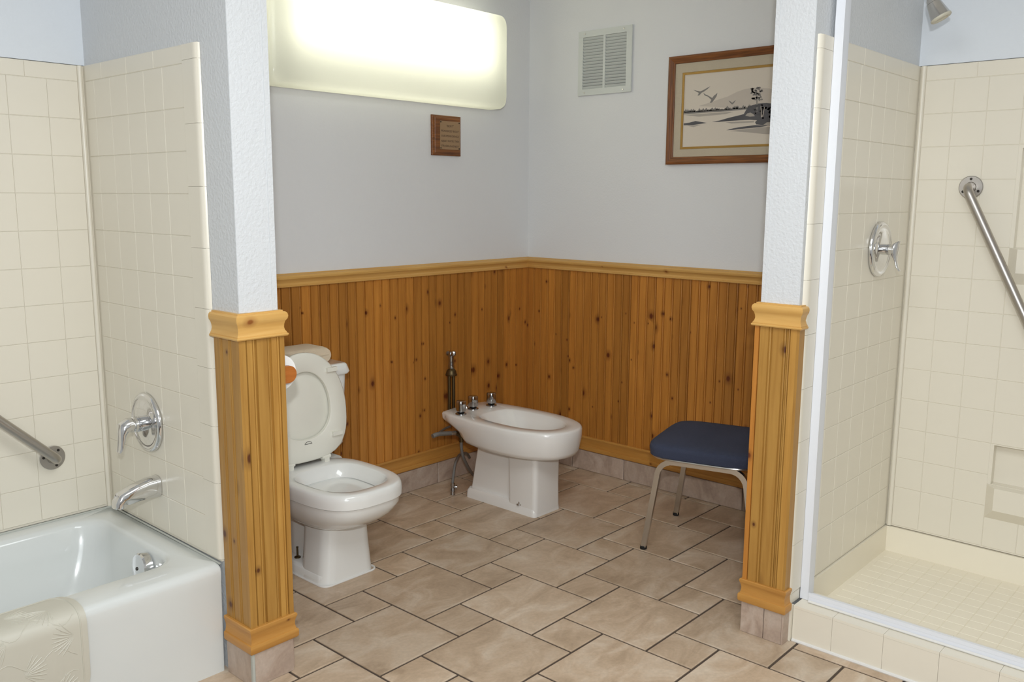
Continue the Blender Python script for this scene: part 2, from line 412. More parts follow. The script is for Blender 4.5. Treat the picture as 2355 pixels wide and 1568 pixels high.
def settrim(os_, k, label):
    for i, o in enumerate(os_):
        o['kind'] = 'structure'; o.name = 'trim_%d' % (k+i)
def wallpath(): return [(XP2+.002, 0), (0, 0), (0, YQ1-.002)]
for nm, pf, k, lab in (('rail', RAIL, 1, 'chair rail'), ('base', BASE, 3, 'base moulding')):
    o1, o2 = molding(nm, wallpath(), pf, None, ('pine_trim', 'pine_trim_y') if nm == 'rail' else ('pine_base', 'pine_base_y'))
    for o, k2, wl in ((o1, k, 'on the wall behind the toilet and bidet'), (o2, k+1, 'on the wall behind the chair')):
        o.name = 'trim_%d' % k2; o['kind'] = 'structure'
        o['label'] = ('pine chair rail ' if nm == 'rail' else 'pine moulding above the base tiles ')+wl; o['category'] = 'moulding'
# base tiles along the two walls
bm = B(); box(bm, XP2, -.0, -.006, 0, 0, .105); bb1 = struct('baseboard_left', bm, 'grout', 'row of beige stone base tiles under the wainscot behind the bidet', 'baseboard')
bm = B(); box(bm, -.006, 0, YQ1, -.012, 0, .105); bb2 = struct('baseboard_right', bm, 'grout', 'row of beige stone base tiles under the wainscot behind the chair', 'baseboard')
xs_ = [-.0065, -.364, -.694, -1.024, -1.354, -1.684, -2.014, XP2]
for a, b2 in zip(xs_, xs_[1:]): link('tile', tile_mesh(a-b2-.004, .104, .0155, .002, 'base_stone', '-y'), None, bb1, ((a+b2)/2, -.0065, .053))
ys_ = [-.024, -.344, -.675, -1.005, -1.335, -1.665, YQ1]
for a, b2 in zip(ys_, ys_[1:]): link('tile', tile_mesh(a-b2-.004, .104, .0155, .002, 'base_stone', '-x'), None, bb2, (-.0065, (a+b2)/2, .053))

# wooden feet of the two posts
def cladding(name, loc, label):
    o = bpy.data.objects.new(name, None); COL.objects.link(o); o.location = loc; o.empty_display_size = .05
    o['kind'] = 'structure'; o['label'] = label; o['category'] = 'wood trim'; return o
clad_tub = cladding('trim_5', (XP1, YC, 0), 'pine boards, mouldings and base tiles around the foot of the post beside the tub')
clad_sh = cladding('trim_6', (XC, YQ2, 0), 'pine boards, mouldings and base tiles around the foot of the post beside the shower')
def strip(parent, x0, x1, y0, y1, mat='pine_light'):
    bm = B(); box(bm, x0, x1, y0, y1, .184, 1.0265); return obj('corner_strip', bm, mat, parent, bevel=.0025)
T = .0110
CAPP = [(d_*.72, z_) for d_, z_ in CAPP]; BASC = [(d_*.76, z_) for d_, z_ in BASC]
# post beside the tub: left face, end face, toilet side
for k in range(3): plank(clad_tub, (XP1, -.868-k*.0455), .0455, .15, 1.06, T-.0015, 'x-', 'pine_light')
for a, b2 in ((XP1+.012, XP1+.043), (XP1+.043, XP1+.090), (XP1+.090, XP2-.002)): plank(clad_tub, (a, YC), b2-a, .15, 1.06, T-.0015, 'y-', 'pine_light')
strip(clad_tub, XP1-T, XP1+.010, YC-T, YC); strip(clad_tub, XP2-.004, XP2+T, YC-T, YC)
y = YC+.004
while y+PW < -.03:
    plank(clad_tub, (XP2, y), PW, .15, 1.06, T-.0015, 'x+', 'pine'); y += PW
PL = [(XP1, -.866), (XP1, YC), (XP2, YC), (XP2, 0)]
molding('cap_moulding', PL, CAPP, clad_tub, ('pine_trim', 'pine_trim_y'))
molding('base_moulding', PL, BASC, clad_tub, ('pine_base', 'pine_base_y'))
def btile(parent, x0, x1, y0, y1):
    bm = B(); box(bm, x0, x1, y0, y1, .001, .1065); return obj('tile', bm, 'base_stone', parent, bevel=.0025, seg=1)
btile(clad_tub, XP1-.0115, XP1-.0005, -.9945, -.866); btile(clad_tub, XP1-.003, XP2+.004, YC-.0115, YC-.0005)
bm = B(); box(bm, XP1-.0117, XP1-.0035, YC-.0113, -.9955, .001, .1065); obj('grout_edge', bm, 'caulk_grey', clad_tub)
ys_ = [YC+.002, -.66, -.33, -.03]
for a, b2 in zip(ys_, ys_[1:]): btile(clad_tub, XP2+.0005, XP2+.0155, a, b2-.004)
# post beside the shower
for a, b2 in ((YQ1-.004, YQ1-.047), (YQ1-.047, YQ1-.096), (YQ1-.096, YQ2+.018)): plank(clad_sh, (XC, a), a-b2, .15, 1.06, T-.0015, 'x-', 'pine_light')
strip(clad_sh, XC-T, XC, YQ2-.002, YQ2+.018-.0005); strip(clad_sh, XC-T, XC, YQ1-.004, YQ1+T, 'pine')
strip(clad_sh, XC-T, XC+.026, YQ2-T, YQ2-.002)
x = XC-.0
while x+PW < -.03:
    plank(clad_sh, (x+PW, YQ1), PW, .15, 1.06, T-.0015, 'y+', 'pine'); x += PW
PR = [(0, YQ1), (XC, YQ1), (XC, YQ2), (XC+.028, YQ2)]
molding('cap_moulding', PR, CAPP, clad_sh, ('pine_trim', 'pine_trim_y'))
molding('base_moulding', PR, BASC, clad_sh, ('pine_base', 'pine_base_y'))
btile(clad_sh, XC-.0115, XC-.0005, YQ1-.070, YQ1+.009); btile(clad_sh, XC-.0115, XC-.0005, YQ2-.006, YQ1-.0725)
btile(clad_sh, XC-.010, XC+.030, YQ2-.0125, YQ2-.0065)
xs_ = [-.03, -.36, -.69, XC+.004]
for a, b2 in zip(xs_, xs_[1:]): btile(clad_sh, b2+.004, a, YQ1+.0005, YQ1+.0155)

# drywall corner beads of the two posts
for a, b2 in ((XP1+.0005, XP1+.026), (XP2-.018, XP2-.0005)):
    bm = B(); box(bm, a, b2, YC-.0013, YC-.0002, 1.101, 2.499); obj('corner_bead', bm, 'paint_textured', wall_tub)
for a, b2 in ((YQ1-.014, YQ1-.0005), (YQ2+.0005, YQ2+.020)):
    bm = B(); box(bm, XC-.0013, XC-.0002, a, b2, 1.101, 2.499); obj('corner_bead', bm, 'paint_textured', wall_sh)

# ------------------------------------------------------------------ cream tile surrounds
def panel(name, base_loc, label, bms, tiles, edge=None):
    """bms: backing mesh; tiles: list of (axis, centre, w, h)"""
    r = empty(name, base_loc, label, 'wall panel')
    obj('backing_panel', bms, 'surround', r)
    for ax, c, w_, h_ in tiles: link('tile', tile_mesh(w_-.0007, h_-.0012, .0022, .0012, 'surround', ax), None, r, c)
    return r
def grid(ax, fixed, us, zs, skip=None):
    out = []
    for a, b2 in zip(us, us[1:]):
        for z1, z0 in zip(zs, zs[1:]):
            u, z = (a+b2)/2, (z0+z1)/2
            if skip and skip(u, z): continue
            out.append((ax, (u, fixed, z) if ax == '-y' else (fixed, u, z), abs(a-b2), abs(z1-z0)))
    return out
ZT = [1.7795-.11905*k for k in range(12)]+[.352]
# back of the tub
xb = [-2.3722, -2.4685]+[-2.4685-.1183*k for k in range(1, 12)]
bm = B(); box(bm, -3.86, XP1-.001, YT+.004, -.1005, .345, 1.8295)
t_ = grid('-y', YT+.0038, xb, ZT)
xtop = [-2.372]+[-2.532-.1735*k for k in range(8)]
t_ += grid('-y', YT+.0038, xtop, [1.829, 1.7795])
p1 = panel('tile_panel', (-2.9, YT, .345), 'cream tile panel on the long wall of the tub, behind its grab bar', bm, t_)
bm = B(); lathe(bm, (-2.3645, YT+.0020, .345), (0, 0, 1), [(.0078, 0), (.0078, 1.4845)], 20); obj('corner_trim', bm, 'surround', p1, smooth=True)
# tap wall of the tub
yb = [-.1425, -.2056, -.3178, -.4291, -.5412, -.6556, -.7725]
bm = B(); box(bm, XP1-.008, XP1-.0005, -.852, YT+.004, .345, 1.8295)
FXT = XP1-.0078
t_ = grid('-x', FXT, yb, ZT)
t_ += grid('-x', FXT, [-.1425, -.262, -.434, -.606, -.7725], [1.829, 1.7795])
p2 = panel('tile_panel', (XP1-.012, -.5, .345), 'cream tile panel with chrome tap and spout at the end of the tub', bm, t_)
ze = [1.829, 1.787]+[1.787-.1716*k for k in range(1, 8)]+[.352]
for z1, z0 in zip(ze, ze[1:]):
    bm = B(); pf = [(-.7745, 0), (-.7745, -.0040), (-.830, -.0045), (-.842, -.0055), (-.850, -.0025), (-.8545, .004), (-.856, .0071), (-.7745, .0071)]
    loft(bm, [[Vector((FXT+d, yy, z)) for yy, d in pf] for z in (z0+.0004, z1-.0004)])
    obj('edge_tile', bm, 'surround', p2, smooth=True, angle=40)
# shower panels
ZS = [1.842-.11740*k for k in range(15)]
ZS[-1] = .162
def in_niche(u, z): return -2.70 < u < -2.378 and (1.16 < z < 1.60 or .29 < z < .55)
yb2 = [-2.0455]+[-2.1435-.1124*k for k in range(11)]
bm = B()
yl, yr = YQ2-.0086, -3.299
def pb(y1, y0, z0, z1, x0=XS+.004, x1=-.1005): box(bm, x0, x1, y0, y1, z0, z1)
NY = -2.3795; NY2 = -2.70
pb(yl, NY, .157, 1.8945); pb(NY2, yr, .157, 1.8945)
for a, b2 in ((.157, .40), (.546, 1.255), (1.595, 1.8945)): pb(NY, NY2, a, b2)
box(bm, -.128, -.1005, NY2, NY, .40, .546); box(bm, -.128, -.1005, NY2, NY, 1.255, 1.595)
t_ = grid('-x', XS+.0042, yb2, ZS, in_niche)
t_ += grid('-x', XS+.0042, [-2.0455]+[-2.215-.1735*k for k in range(7)], [1.894, 1.842])
p3 = panel('tile_panel', (XS, -2.6, .157), 'cream tile panel on the long wall of the shower with moulded soap niches', bm, t_)
bm = B(); lathe(bm, (XS+.0020, YQ2-.0205, .157), (0, 0, 1), [(.0088, 0), (.0088, 1.7375)], 20); obj('corner_trim', bm, 'surround', p3, smooth=True)
def tray(z0, z1, zm):
    bm = B()
    a = [(XS+.003, NY+.012, z0), (XS+.003, NY2-.012, z0), (XS+.003, NY2-.012, z1), (XS+.003, NY+.012, z1)]
    f = [(XS-.034, NY-.022, zm), (XS-.034, NY2+.022, zm), (XS-.034, NY2+.022, z1-.003), (XS-.034, NY-.022, z1-.003)]
    loft(bm, [[Vector(q) for q in a], [Vector(q) for q in f]]); obj('soap_tray', bm, 'surround', p3, bevel=.004)
    bm = B(); box(bm, XS+.002, -.1285, NY2+.001, NY-.001, z1-.006, z1+.001); obj('soap_tray_floor', bm, 'surround', p3)
tray(.272, .40, .315); tray(1.128, 1.255, 1.17)
xb3 = [-.184, -.272]+[-.272-.1117*k for k in range(1, 7)]
bm = B(); box(bm, -1.036, XS+.02, YQ2-.008, YQ2-.0005, .157, 1.8945)
t_ = grid('-y', YQ2-.0078, xb3, ZS)
t_ += grid('-y', YQ2-.0078, [-.184, -.355, -.527, -.699, -.871, -.942], [1.894, 1.842])
p4 = panel('tile_panel', (-.6, YQ2-.012, .157), 'cream tile panel with the chrome shower control, beside the white frame', bm, t_)
ze = [1.894, 1.854]+[1.854-.1698*k for k in range(1, 11)]
ze = [z for z in ze if z > .2]+[.16]
for z1, z0 in zip(ze, ze[1:]):
    bm = B(); pf = [(-.953, 0), (-.953, .0045), (-1.010, .0050), (-1.022, .0060), (-1.032, .004), (-1.0385, -.002), (-1.041, -.0073), (-.953, -.0073)]
    loft(bm, [[Vector((xx, YQ2-.0078-d, z)) for xx, d in pf] for z in (z0+.0004, z1-.0004)])
    obj('edge_tile', bm, 'surround', p4, smooth=True, angle=40)

# ------------------------------------------------------------------ shower pan, curb, frame
pan = empty('shower_pan', (-.6, -2.6, 0), 'cream shower pan with small anti-slip squares behind the tiled curb', 'shower pan')
bm = B(); box(bm, -.875, -.1005, -3.299, YQ2-.001, .0, .053); obj('pan_floor', bm, 'pan', pan)
bm = B(); box(bm, XS-.004, -.1005, -3.299, YQ2-.001, .053, .1535); obj('back_upstand', bm, 'pan', pan, bevel=.004)
bm = B(); box(bm, -.861, XS-.0045, YQ2-.016, YQ2-.001, .053, .1535); obj('side_upstand', bm, 'pan', pan, bevel=.004)
pm = tile_mesh(.0563, .0563, .0016, .0010, 'pan')
for i in range(11):
    for j in range(21): link('tile', pm, None, pan, (-.213-i*.0575, -2.078-j*.0575, .053))
curb = empty('shower_curb', (-.95, -2.6, 0), 'low cream tiled curb in front of the shower', 'curb')
bm = B(); box(bm, -1.0085, -.8755, -3.299, YQ2-.0195, 0, .113); obj('curb_core', bm, 'surround', curb)
yj = [-2.036, -2.165, -2.3225, -2.482, -2.64, -2.80, -2.96, -3.12, -3.28]
for a, b2 in zip(yj, yj[1:]):
    bm = B(); box(bm, -1.0155, -1.009, b2+.0004, a-.0004, .006, .1128); obj('tile', bm, 'surround', curb, bevel=.0011, seg=1)
    bm = B(); box(bm, -1.0155, -.876, b2+.0004, a-.0004, .1132, .1215); obj('top_tile', bm, 'surround', curb, bevel=.0035)
bm = B(); tube(bm, [(-1.0165, -2.038, .003), (-1.0175, -2.3, .004), (-1.0165, -2.7, .003), (-1.017, -3.28, .003)], .006, 8); obj('caulk_line', bm, 'caulk', curb, smooth=True)
bm = B(); box(bm, -1.0275, -1.0095, YQ2-.0190, YQ2-.0112, .001, .122); obj('caulk_fill', bm, 'surround', curb, bevel=.003)
bm = B(); box(bm, -1.0360, -.9525, YQ2-.0105, YQ2-.0008, .1225, .1565); obj('end_fill', bm, 'surround', curb)
fr = empty('shower_track', (-.94, -2.05, .12), 'white metal track and jamb of the shower opening', 'shower frame')
bm = B(); box(bm, -.952, -.922, -2.056, -2.0285, .1225, 2.48); obj('jamb', bm, 'white_metal', fr, bevel=.0015)
bm = B(); box(bm, -.9215, -.896, -2.050, -2.0285, .1225, 2.48); obj('jamb_insert', bm, 'white_metal', fr, bevel=.0015)
bm = B(); box(bm, -.962, -.925, -3.299, -2.0605, .1225, .1405); obj('track', bm, 'white_metal', fr, bevel=.001)
bm = B(); box(bm, -.962, -.955, -3.299, -2.0605, .1408, .1525); obj('track_lip', bm, 'white_metal', fr, bevel=.001)
bm = B(); tube(bm, [(-.9665, -2.064, .1265), (-.9665, -2.6, .1265), (-.9665, -3.29, .1265)], .0045, 8); obj('caulk_line', bm, 'caulk', fr, smooth=True)

# ------------------------------------------------------------------ bathtub
tub = empty('bathtub', (-3.1, -.5, 0), 'white enamelled bathtub with a flat front apron', 'bathtub')
tx0, tx1, ty0, ty1, tz = -3.868, XP1-.0145, -.8635, YT-.0045, .341
bm = B()
def RR(z, i, r, k=8): return rrect(tx0+i[0], tx1-i[1], ty0+i[2], ty1-i[3], z, r, k)
loops = [RR(.0, (.0, .0, .012, 0), .004), RR(.29, (0, 0, .0045, 0), .004), RR(.315, (0, 0, .0015, 0), .005), RR(.330, (0, 0, .004, 0), .006), RR(.338, (.003, .002, .012, .001), .008), RR(tz, (.008, .004, .026, .002), .012),
         RR(tz, (.09, .066, .118, .052), .075), RR(.336, (.10, .072, .130, .062), .085), RR(.322, (.108, .078, .139, .070), .09), RR(.25, (.135, .090, .152, .085), .10), RR(.12, (.20, .115, .175, .11), .12), RR(.075, (.25, .15, .215, .15), .13), RR(.062, (.33, .22, .28, .22), .12)]
loft(bm, loops); obj('basin', bm, 'enamel', tub, smooth=True, angle=60)
bm = B(); d_ = Vector((-1, 0, .12)); o_ = Vector((-2.449, -.565, .274))
lathe(bm, o_, d_, [(.047, 0), (.047, .022), (.043, .027), (.030, .0295), (.0001, .030)], 32); ov = obj('overflow_plate', bm, 'chrome', tub, smooth=True)
bm = B(); lathe(bm, o_+d_.normalized()*.0295, d_, [(.006, 0), (.005, .003), (.0001, .0032)], 12); obj('screw', bm, 'dark_screw', ov, smooth=True)
bm = B(); tube(bm, [(tx1+.001, YT-.004, tz+.001), (tx1+.001, -.5, tz+.001), (tx1+.001, -.85, tz-.001)], .0032, 8); obj('caulk_line', bm, 'caulk_grey', tub, smooth=True)
bm = B(); tube(bm, [(-3.86, YT-.004, tz+.001), (-3.0, YT-.004, tz+.001), (tx1, YT-.004, tz+.001)], .0045, 8); obj('caulk_line', bm, 'caulk_grey', tub, smooth=True)

def grab_bar(label, p_a, p_b, nrm, off, r=.0155, rf=.040, base_loc=None):
    nrm = Vector(nrm); A, Bv = Vector(p_a), Vector(p_b)
    g = empty('grab_bar', A, label, 'grab bar')
    u = (Bv-A).normalized()
    pts = []
    a1, b1 = A+nrm*off, Bv+nrm*off
    pts = [A+nrm*.003, A+nrm*(off-.034)]
    for k in range(1, 7):
        t = k/6*pi/2; pts.append(A+nrm*(off-.034+.034*sin(t))+u*(.034*(1-cos(t))))
    for k in range(6, 0, -1):
        t = k/6*pi/2; pts.append(Bv+nrm*(off-.034+.034*sin(t))-u*(.034*(1-cos(t))))
    pts += [Bv+nrm*(off-.034), Bv+nrm*.003]
    bm = B(); tube(bm, pts, r, 20); obj('bar', bm, 'steel_satin', g, smooth=True)
    v = nrm.cross(u)
    for q in (A, Bv):
        bm = B(); lathe(bm, q, nrm, [(rf, .0005), (rf, .0035), (rf-.002, .005), (.019, .0055), (.0165, .010)], 32); f = obj('flange', bm, 'steel_satin', g, smooth=True)
        for k in range(3):
            a = radians(35+120*k); c = q+u*(cos(a)*.029)+v*(sin(a)*.029)
            bm = B(); lathe(bm, c+nrm*.005, nrm, [(.0048, 0), (.004, .0022), (.0001, .0026)], 12); obj('screw', bm, 'dark_screw', f, smooth=True)
    return g
grab_bar('satin steel grab bar sloping down over the tub', (-2.541, YT, .558), (-2.541-.43, YT, .558+.427), (0, -1, 0), .062)
grab_bar('satin steel grab bar sloping down inside the shower', (XS, -2.228, 1.463), (XS, -2.228-.40, 1.463-.79), (-1, 0, 0), .060)

def escutcheon(parent, c, nrm, up, handle):
    bm = B(); lathe(bm, c, nrm, [(.0955, .001), (.0965, .005), (.094, .011), (.088, .014), (.084, .0145), (.081, .012), (.070, .0125), (.062, .016), (.040, .019), (.0001, .020)], 48)
    obj('plate', bm, 'chrome', parent, smooth=True, angle=50)
tv = empty('tub_tap', (XP1-.012, -.443, .70), 'round chrome lever tap over the tub spout', 'tap')
cT = Vector((FXT-.004, -.443, .700)); escutcheon(tv, cT, (-1, 0, 0), (0, 0, 1), 0)
bm = B(); lathe(bm, cT, (-1, 0, 0), [(.0255, .012), (.0255, .034), (.024, .0345), (.024, .036), (.0255, .037), (.0255, .050), (.022, .052), (.022, .054), (.0235, .055)], 28); obj('stem', bm, 'chrome', tv, smooth=True)
bm = B()
h = lambda n_, y_, z_: cT+Vector((-n_, y_, z_))
sec = [((.054, .002), .0235, .0235), ((.066, .0), .025, .0235), ((.080, -.004), .021, .0225), ((.087, -.022), .012, .0215), ((.091, -.048), .0085, .0195), ((.097, -.072), .006, .018), ((.102, -.080), .004, .016)]
lp = []
for (n_, z_), hh, ww in sec:
    i = sec.index(((n_, z_), hh, ww)); nx = sec[min(i+1, len(sec)-1)][0]; pv = sec[max(i-1, 0)][0]
    tdir = Vector((nx[0]-pv[0], nx[1]-pv[1])).normalized(); pn = Vector((-tdir.y, tdir.x))
    lp.append([h(n_+pn.x*hh*cos(a)*1.0, ww*sin(a), z_+pn.y*hh*cos(a)) for a in [2*pi*k/16 for k in range(16)]])
loft(bm, lp); obj('lever', bm, 'chrome', tv, smooth=True, angle=50)
sp = empty('tub_spout', (XP1-.012, -.478, .495), 'chrome spout on the tiled end wall of the tub', 'spout')
bm = B(); ySp = -.478
sec = [(.000, .496, .035, .029), (.035, .4955, .0335, .028), (.075, .4905, .029, .0275), (.100, .4845, .026, .027), (.125, .470, .021, .0255), (.137, .455, .0205, .025)]
lp = []
for n_, z_, hh, ww in sec[:4]:
    lp.append([Vector((FXT-.004-n_, ySp+ww*math.copysign(abs(sin(a))**.7, sin(a)), z_+hh*math.copysign(abs(cos(a))**.7, cos(a)))) for a in [2*pi*k/24 for k in range(24)]])
# the nose turns down
for n0, z0_, hh, ww, ang in ((.116, .481, .0225, .026, 35), (.124, .468, .020, .0255, 70), (.125, .456, .0195, .025, 90)):
    A_ = radians(ang); nn = Vector((sin(A_), cos(A_)))   # section normal plane (n, z)
    lp.append([Vector((FXT-.004-(n0+sin(A_)*hh*math.copysign(abs(cos(a))**.7, cos(a))), ySp+ww*math.copysign(abs(sin(a))**.7, sin(a)), z0_+cos(A_)*hh*math.copysign(abs(cos(a))**.7, cos(a)))) for a in [2*pi*k/24 for k in range(24)]])
loft(bm, lp); obj('spout_body', bm, 'chrome', sp, smooth=True, angle=50)
bm = B(); lathe(bm, (FXT-.004-.125, ySp, .4565), (0, 0, -1), [(.0155, 0), (.0150, .002), (.0125, .002), (.0125, .0005)], 20); obj('outlet', bm, 'chrome_worn', sp, smooth=True)

st = empty('shower_tap', (-.464, YQ2-.012, 1.247), 'round chrome lever control on the shower side wall', 'tap')
cS = Vector((-.464, YQ2-.0118, 1.247)); escutcheon(st, cS, (0, -1, 0), (0, 0, 1), 0)
bm = B(); lathe(bm, cS, (0, -1, 0), [(.019, .014), (.019, .050), (.017, .052), (.017, .054)], 24); obj('stem', bm, 'chrome', st, smooth=True)
bm = B()
sec = [(.068, .030, .004, .012), (.060, .022, .010, .014), (.052, .0, .016, .016), (.054, -.016, .012, .014), (.060, -.035, .0055, .011), (.066, -.058, .0045, .0095), (.076, -.072, .0035, .009)]
lp = [[cS+Vector((ww*sin(a), -n_-hh*cos(a), z_)) for a in [2*pi*k/16 for k in range(16)]] for n_, z_, hh, ww in sec]
loft(bm, lp); obj('lever', bm, 'chrome', st, smooth=True, angle=50)

sh = empty('shower_sprayer', (-.39, YQ2, 2.2), 'cone shaped metal shower head with a cream face, above the tiles', 'shower head')
tip = px(2156, 24, 1, -2.150); ax_ = Vector((.10, -.42, -.80)).normalized()
nz0 = tip-ax_*.040
bm = B(); lathe(bm, nz0, ax_, [(.010, -.012), (.014, -.008), (.0185, 0), (.020, .010), (.0215, .0105), (.024, .022), (.0315, .062), (.033, .064)], 32); obj('cone', bm, 'chrome_worn', sh, smooth=True)
bm = B(); lathe(bm, nz0, ax_, [(.0335, .0635), (.0335, .069), (.030, .072), (.021, .0715), (.018, .068), (.012, .069), (.0001, .071)], 32); obj('face_plate', bm, 'showerface', sh, smooth=True)
bm = B(); lathe(bm, nz0, ax_, [(.0207, .0098), (.0218, .0105), (.0207, .0118)], 32); obj('seam_ring', bm, 'dark_screw', sh, smooth=True)
arm = [Vector((tip.x-.01, YQ2-.002, tip.z+.10)), Vector((tip.x-.01, YQ2-.05, tip.z+.098)), nz0-ax_*.045, nz0-ax_*.008]
bm = B(); tube(bm, smooth_path(arm), .0095, 14); obj('arm', bm, 'chrome', sh, smooth=True)
bm = B(); lathe(bm, (tip.x-.01, YQ2-.0005, tip.z+.10), (0, -1, 0), [(.030, 0), (.028, .006), (.012, .012)], 28); obj('wall_flange', bm, 'chrome', sh, smooth=True)

# ------------------------------------------------------------------ bath mat over the tub rim
bmx = empty('bath_mat', (-2.95, -.87, .15), 'cream rubber bath mat with embossed shells, draped over the tub rim', 'bath mat')
prof = smooth_path([(0, -.728, .331), (0, -.740, .341), (0, -.755, .3455), (0, -.785, .3463), (0, -.825, .3463), (0, -.853, .340), (0, -.868, .322), (0, -.8705, .290), (0, -.8695, .20), (0, -.8655, .085)], 6)
ln = [0]
for a, b2 in zip(prof, prof[1:]): ln.append(ln[-1]+(b2-a).length)
LT = ln[-1]; MX0, MX1, MR = -3.17, -2.757, .085
def mp(x, s, lift=0):
    s = max(0, min(LT-1e-6, s)); i = max(k for k in range(len(ln)-1) if ln[k] <= s)
    t = (s-ln[i])/(ln[i+1]-ln[i]); p = prof[i].lerp(prof[i+1], t); d = (prof[i+1]-prof[i]).normalized()
    nn = Vector((0, d.z, -d.y)); nn = nn if nn.dot(Vector((0, -.5, .6))) > 0 else -nn
    return Vector((x, p.y, p.z))+nn*lift
def half(s):
    e = min(s, LT-s)
    return 0 if e >= MR else MR-sqrt(max(0, MR*MR-(MR-e)**2))
NS, NX = 60, 30
loopsT = []
for k in range(NS+1):
    s = LT*k/NS; ins = half(s); a, b2 = MX0+ins, MX1-ins
    row = [mp(a+(b2-a)*j/NX, s, .0042) for j in range(NX+1)]+[mp(a+(b2-a)*j/NX, s, .0008) for j in range(NX, -1, -1)]
    loopsT.append(row)
bm = B(); loft(bm, loopsT); obj('sheet', bm, 'mat_rubber', bmx, smooth=True, angle=50)
out = []
IN = .017
for k in range(41):
    s = IN+(LT-2*IN)*k/40; ins = max(half(s), 0); out.append((MX1-ins-IN, s))
for k in range(40, -1, -1):
    s = IN+(LT-2*IN)*k/40; out.append((MX0+half(s)+IN, s))
out.append(out[0])
bm = B(); tube(bm, [mp(x, s, .0042) for x, s in out], .0022, 6); obj('raised_border', bm, 'mat_rubber', bmx, smooth=True)
def shell(cx, cs, ang, R):
    bm = B()
    for k in range(9):
        a = ang+radians(-52+13*k); L = R*(1-.0022*abs(k-4)**2)
        c0 = (cx+cos(a)*.006, cs+sin(a)*.006); c1 = (cx+cos(a)*L, cs+sin(a)*L)
        pts = [mp(c0[0]+(c1[0]-c0[0])*t, c0[1]+(c1[1]-c0[1])*t, .0040) for t in (0, .33, .66, 1)]
        tube(bm, pts, [.0007, .0016, .0024, .0012], 6)
    obj('shell', bm, 'mat_rubber', bmx, smooth=True)
for cx, cs, ang in ((-2.79, LT-.20, 180), (-2.92, LT-.14, -10), (-2.84, LT-.055, -15), (-2.83, LT-.30, 150), (-2.95, LT-.24, 160), (-3.05, LT-.17, -20), (-3.02, LT-.06, 10), (-2.93, LT-.06, 200), (-3.06, LT-.31, 20), (-2.93, LT-.33, 15)):
    shell(cx, cs, radians(ang), .058)
bm = B()
for k, s0 in enumerate((LT-.255, LT-.165, LT-.09)):
    tube(bm, [mp(MX1-.03-t*.36, s0+.018*sin(t*19+k*2), .0041) for t in [i/30 for i in range(31)]], .0013, 6)
obj('wavy_ribs', bm, 'mat_rubber', bmx, smooth=True)

# ------------------------------------------------------------------ toilet
tc = -1.692
to = empty('toilet', (tc, -.4, 0), 'white toilet with raised seat and tank, standing beside the tub partition', 'toilet')
bm = B()
loft(bm, [rrect(tc-.121, tc+.121, -.590, -.14, z, r_) for z, r_ in ((0, .03), (.034, .03))]+[rrect(tc-.115, tc+.115, -.58, -.15, .042, .03)])
loft(bm, [rrect(tc-.123+i, tc+.123-i, -.607-f, -.43, z, .050) for z, i, f in ((.0, 0, 0), (.05, .006, .0), (.12, .013, -.001), (.19, .019, -.001), (.24, .021, .004), (.30, .018, .02))])
loft(bm, [rrect(tc-.058, tc+.058, -.47, -.16, z, .03) for z in (0, .33)])
obj('pedestal', bm, 'porcelain', to, smooth=True, angle=50)
CYT = -.515
bm = B()
loft(bm, [sup(tc, CYT+.03, .212, .108, .125, .14, 2.8), sup(tc, CYT+.025, .222, .130, .170, .17, 2.7), sup(tc, CYT+.015, .242, .154, .208, .19, 2.7), sup(tc, CYT+.005, .272, .172, .237, .205, 2.8), sup(tc, CYT, .306, .1835, .255, .21, 3.0), sup(tc, CYT, .3295, .1845, .2565, .21, 3.0), sup(tc, CYT, .331, .180, .250, .205, 3.0)])
obj('bowl', bm, 'porcelain', to, smooth=True, angle=60)
bm = B()
rimL = [sup(tc, CYT, .3315, .183, .255, .212, 3.0), sup(tc, CYT, .334, .1905, .266, .214, 3.0), sup(tc, CYT, .360, .1915, .267, .214, 3.0), sup(tc, CYT, .376, .189, .264, .214, 3.0), sup(tc, CYT, .3835, .185, .259, .211, 3.0), sup(tc, CYT, .386, .178, .252, .205, 3.0),
        sup(tc, CYT-.012, .386, .147, .207, .132, 3.0), sup(tc, CYT-.012, .382, .140, .200, .125, 3.0), sup(tc, CYT-.012, .336, .120, .176, .108, 2.9), sup(tc, CYT-.012, .332, .126, .182, .112, 2.9), sup(tc, CYT-.012, .30, .120, .172, .112, 2.6), sup(tc, CYT, .262, .092, .135, .10, 2.4), sup(tc, CYT+.01, .232, .062, .085, .075, 2.2)]
loft(bm, rimL, (True, True)); obj('rim', bm, 'porcelain', to, smooth=True, angle=60)
bm = B(); loft(bm, [sup(tc, CYT+.01, .2335, .066, .09, .08, 2.2), sup(tc, CYT+.01, .2345, .066, .09, .08, 2.2)]); obj('water_surface', bm, 'water', to)
bm = B(); loft(bm, [rrect(tc-.15, tc+.15, -.36, -.055, .325, .05), rrect(tc-.172, tc+.172, -.38, -.05, .345, .05), rrect(tc-.172, tc+.172, -.38, -.05, .378, .05), rrect(tc-.166, tc+.166, -.374, -.056, .3855, .045)]); obj('rear_deck', bm, 'porcelain', to, smooth=True, angle=50)
bm = B(); loft(bm, [rrect(tc-.205, tc+.218, -.265, -.06, .3865, .04), rrect(tc-.222, tc+.236, -.285, -.05, .42, .035), rrect(tc-.236, tc+.250, -.290, -.045, .708, .03)]); tank = obj('tank', bm, 'porcelain', to, smooth=True, angle=50)
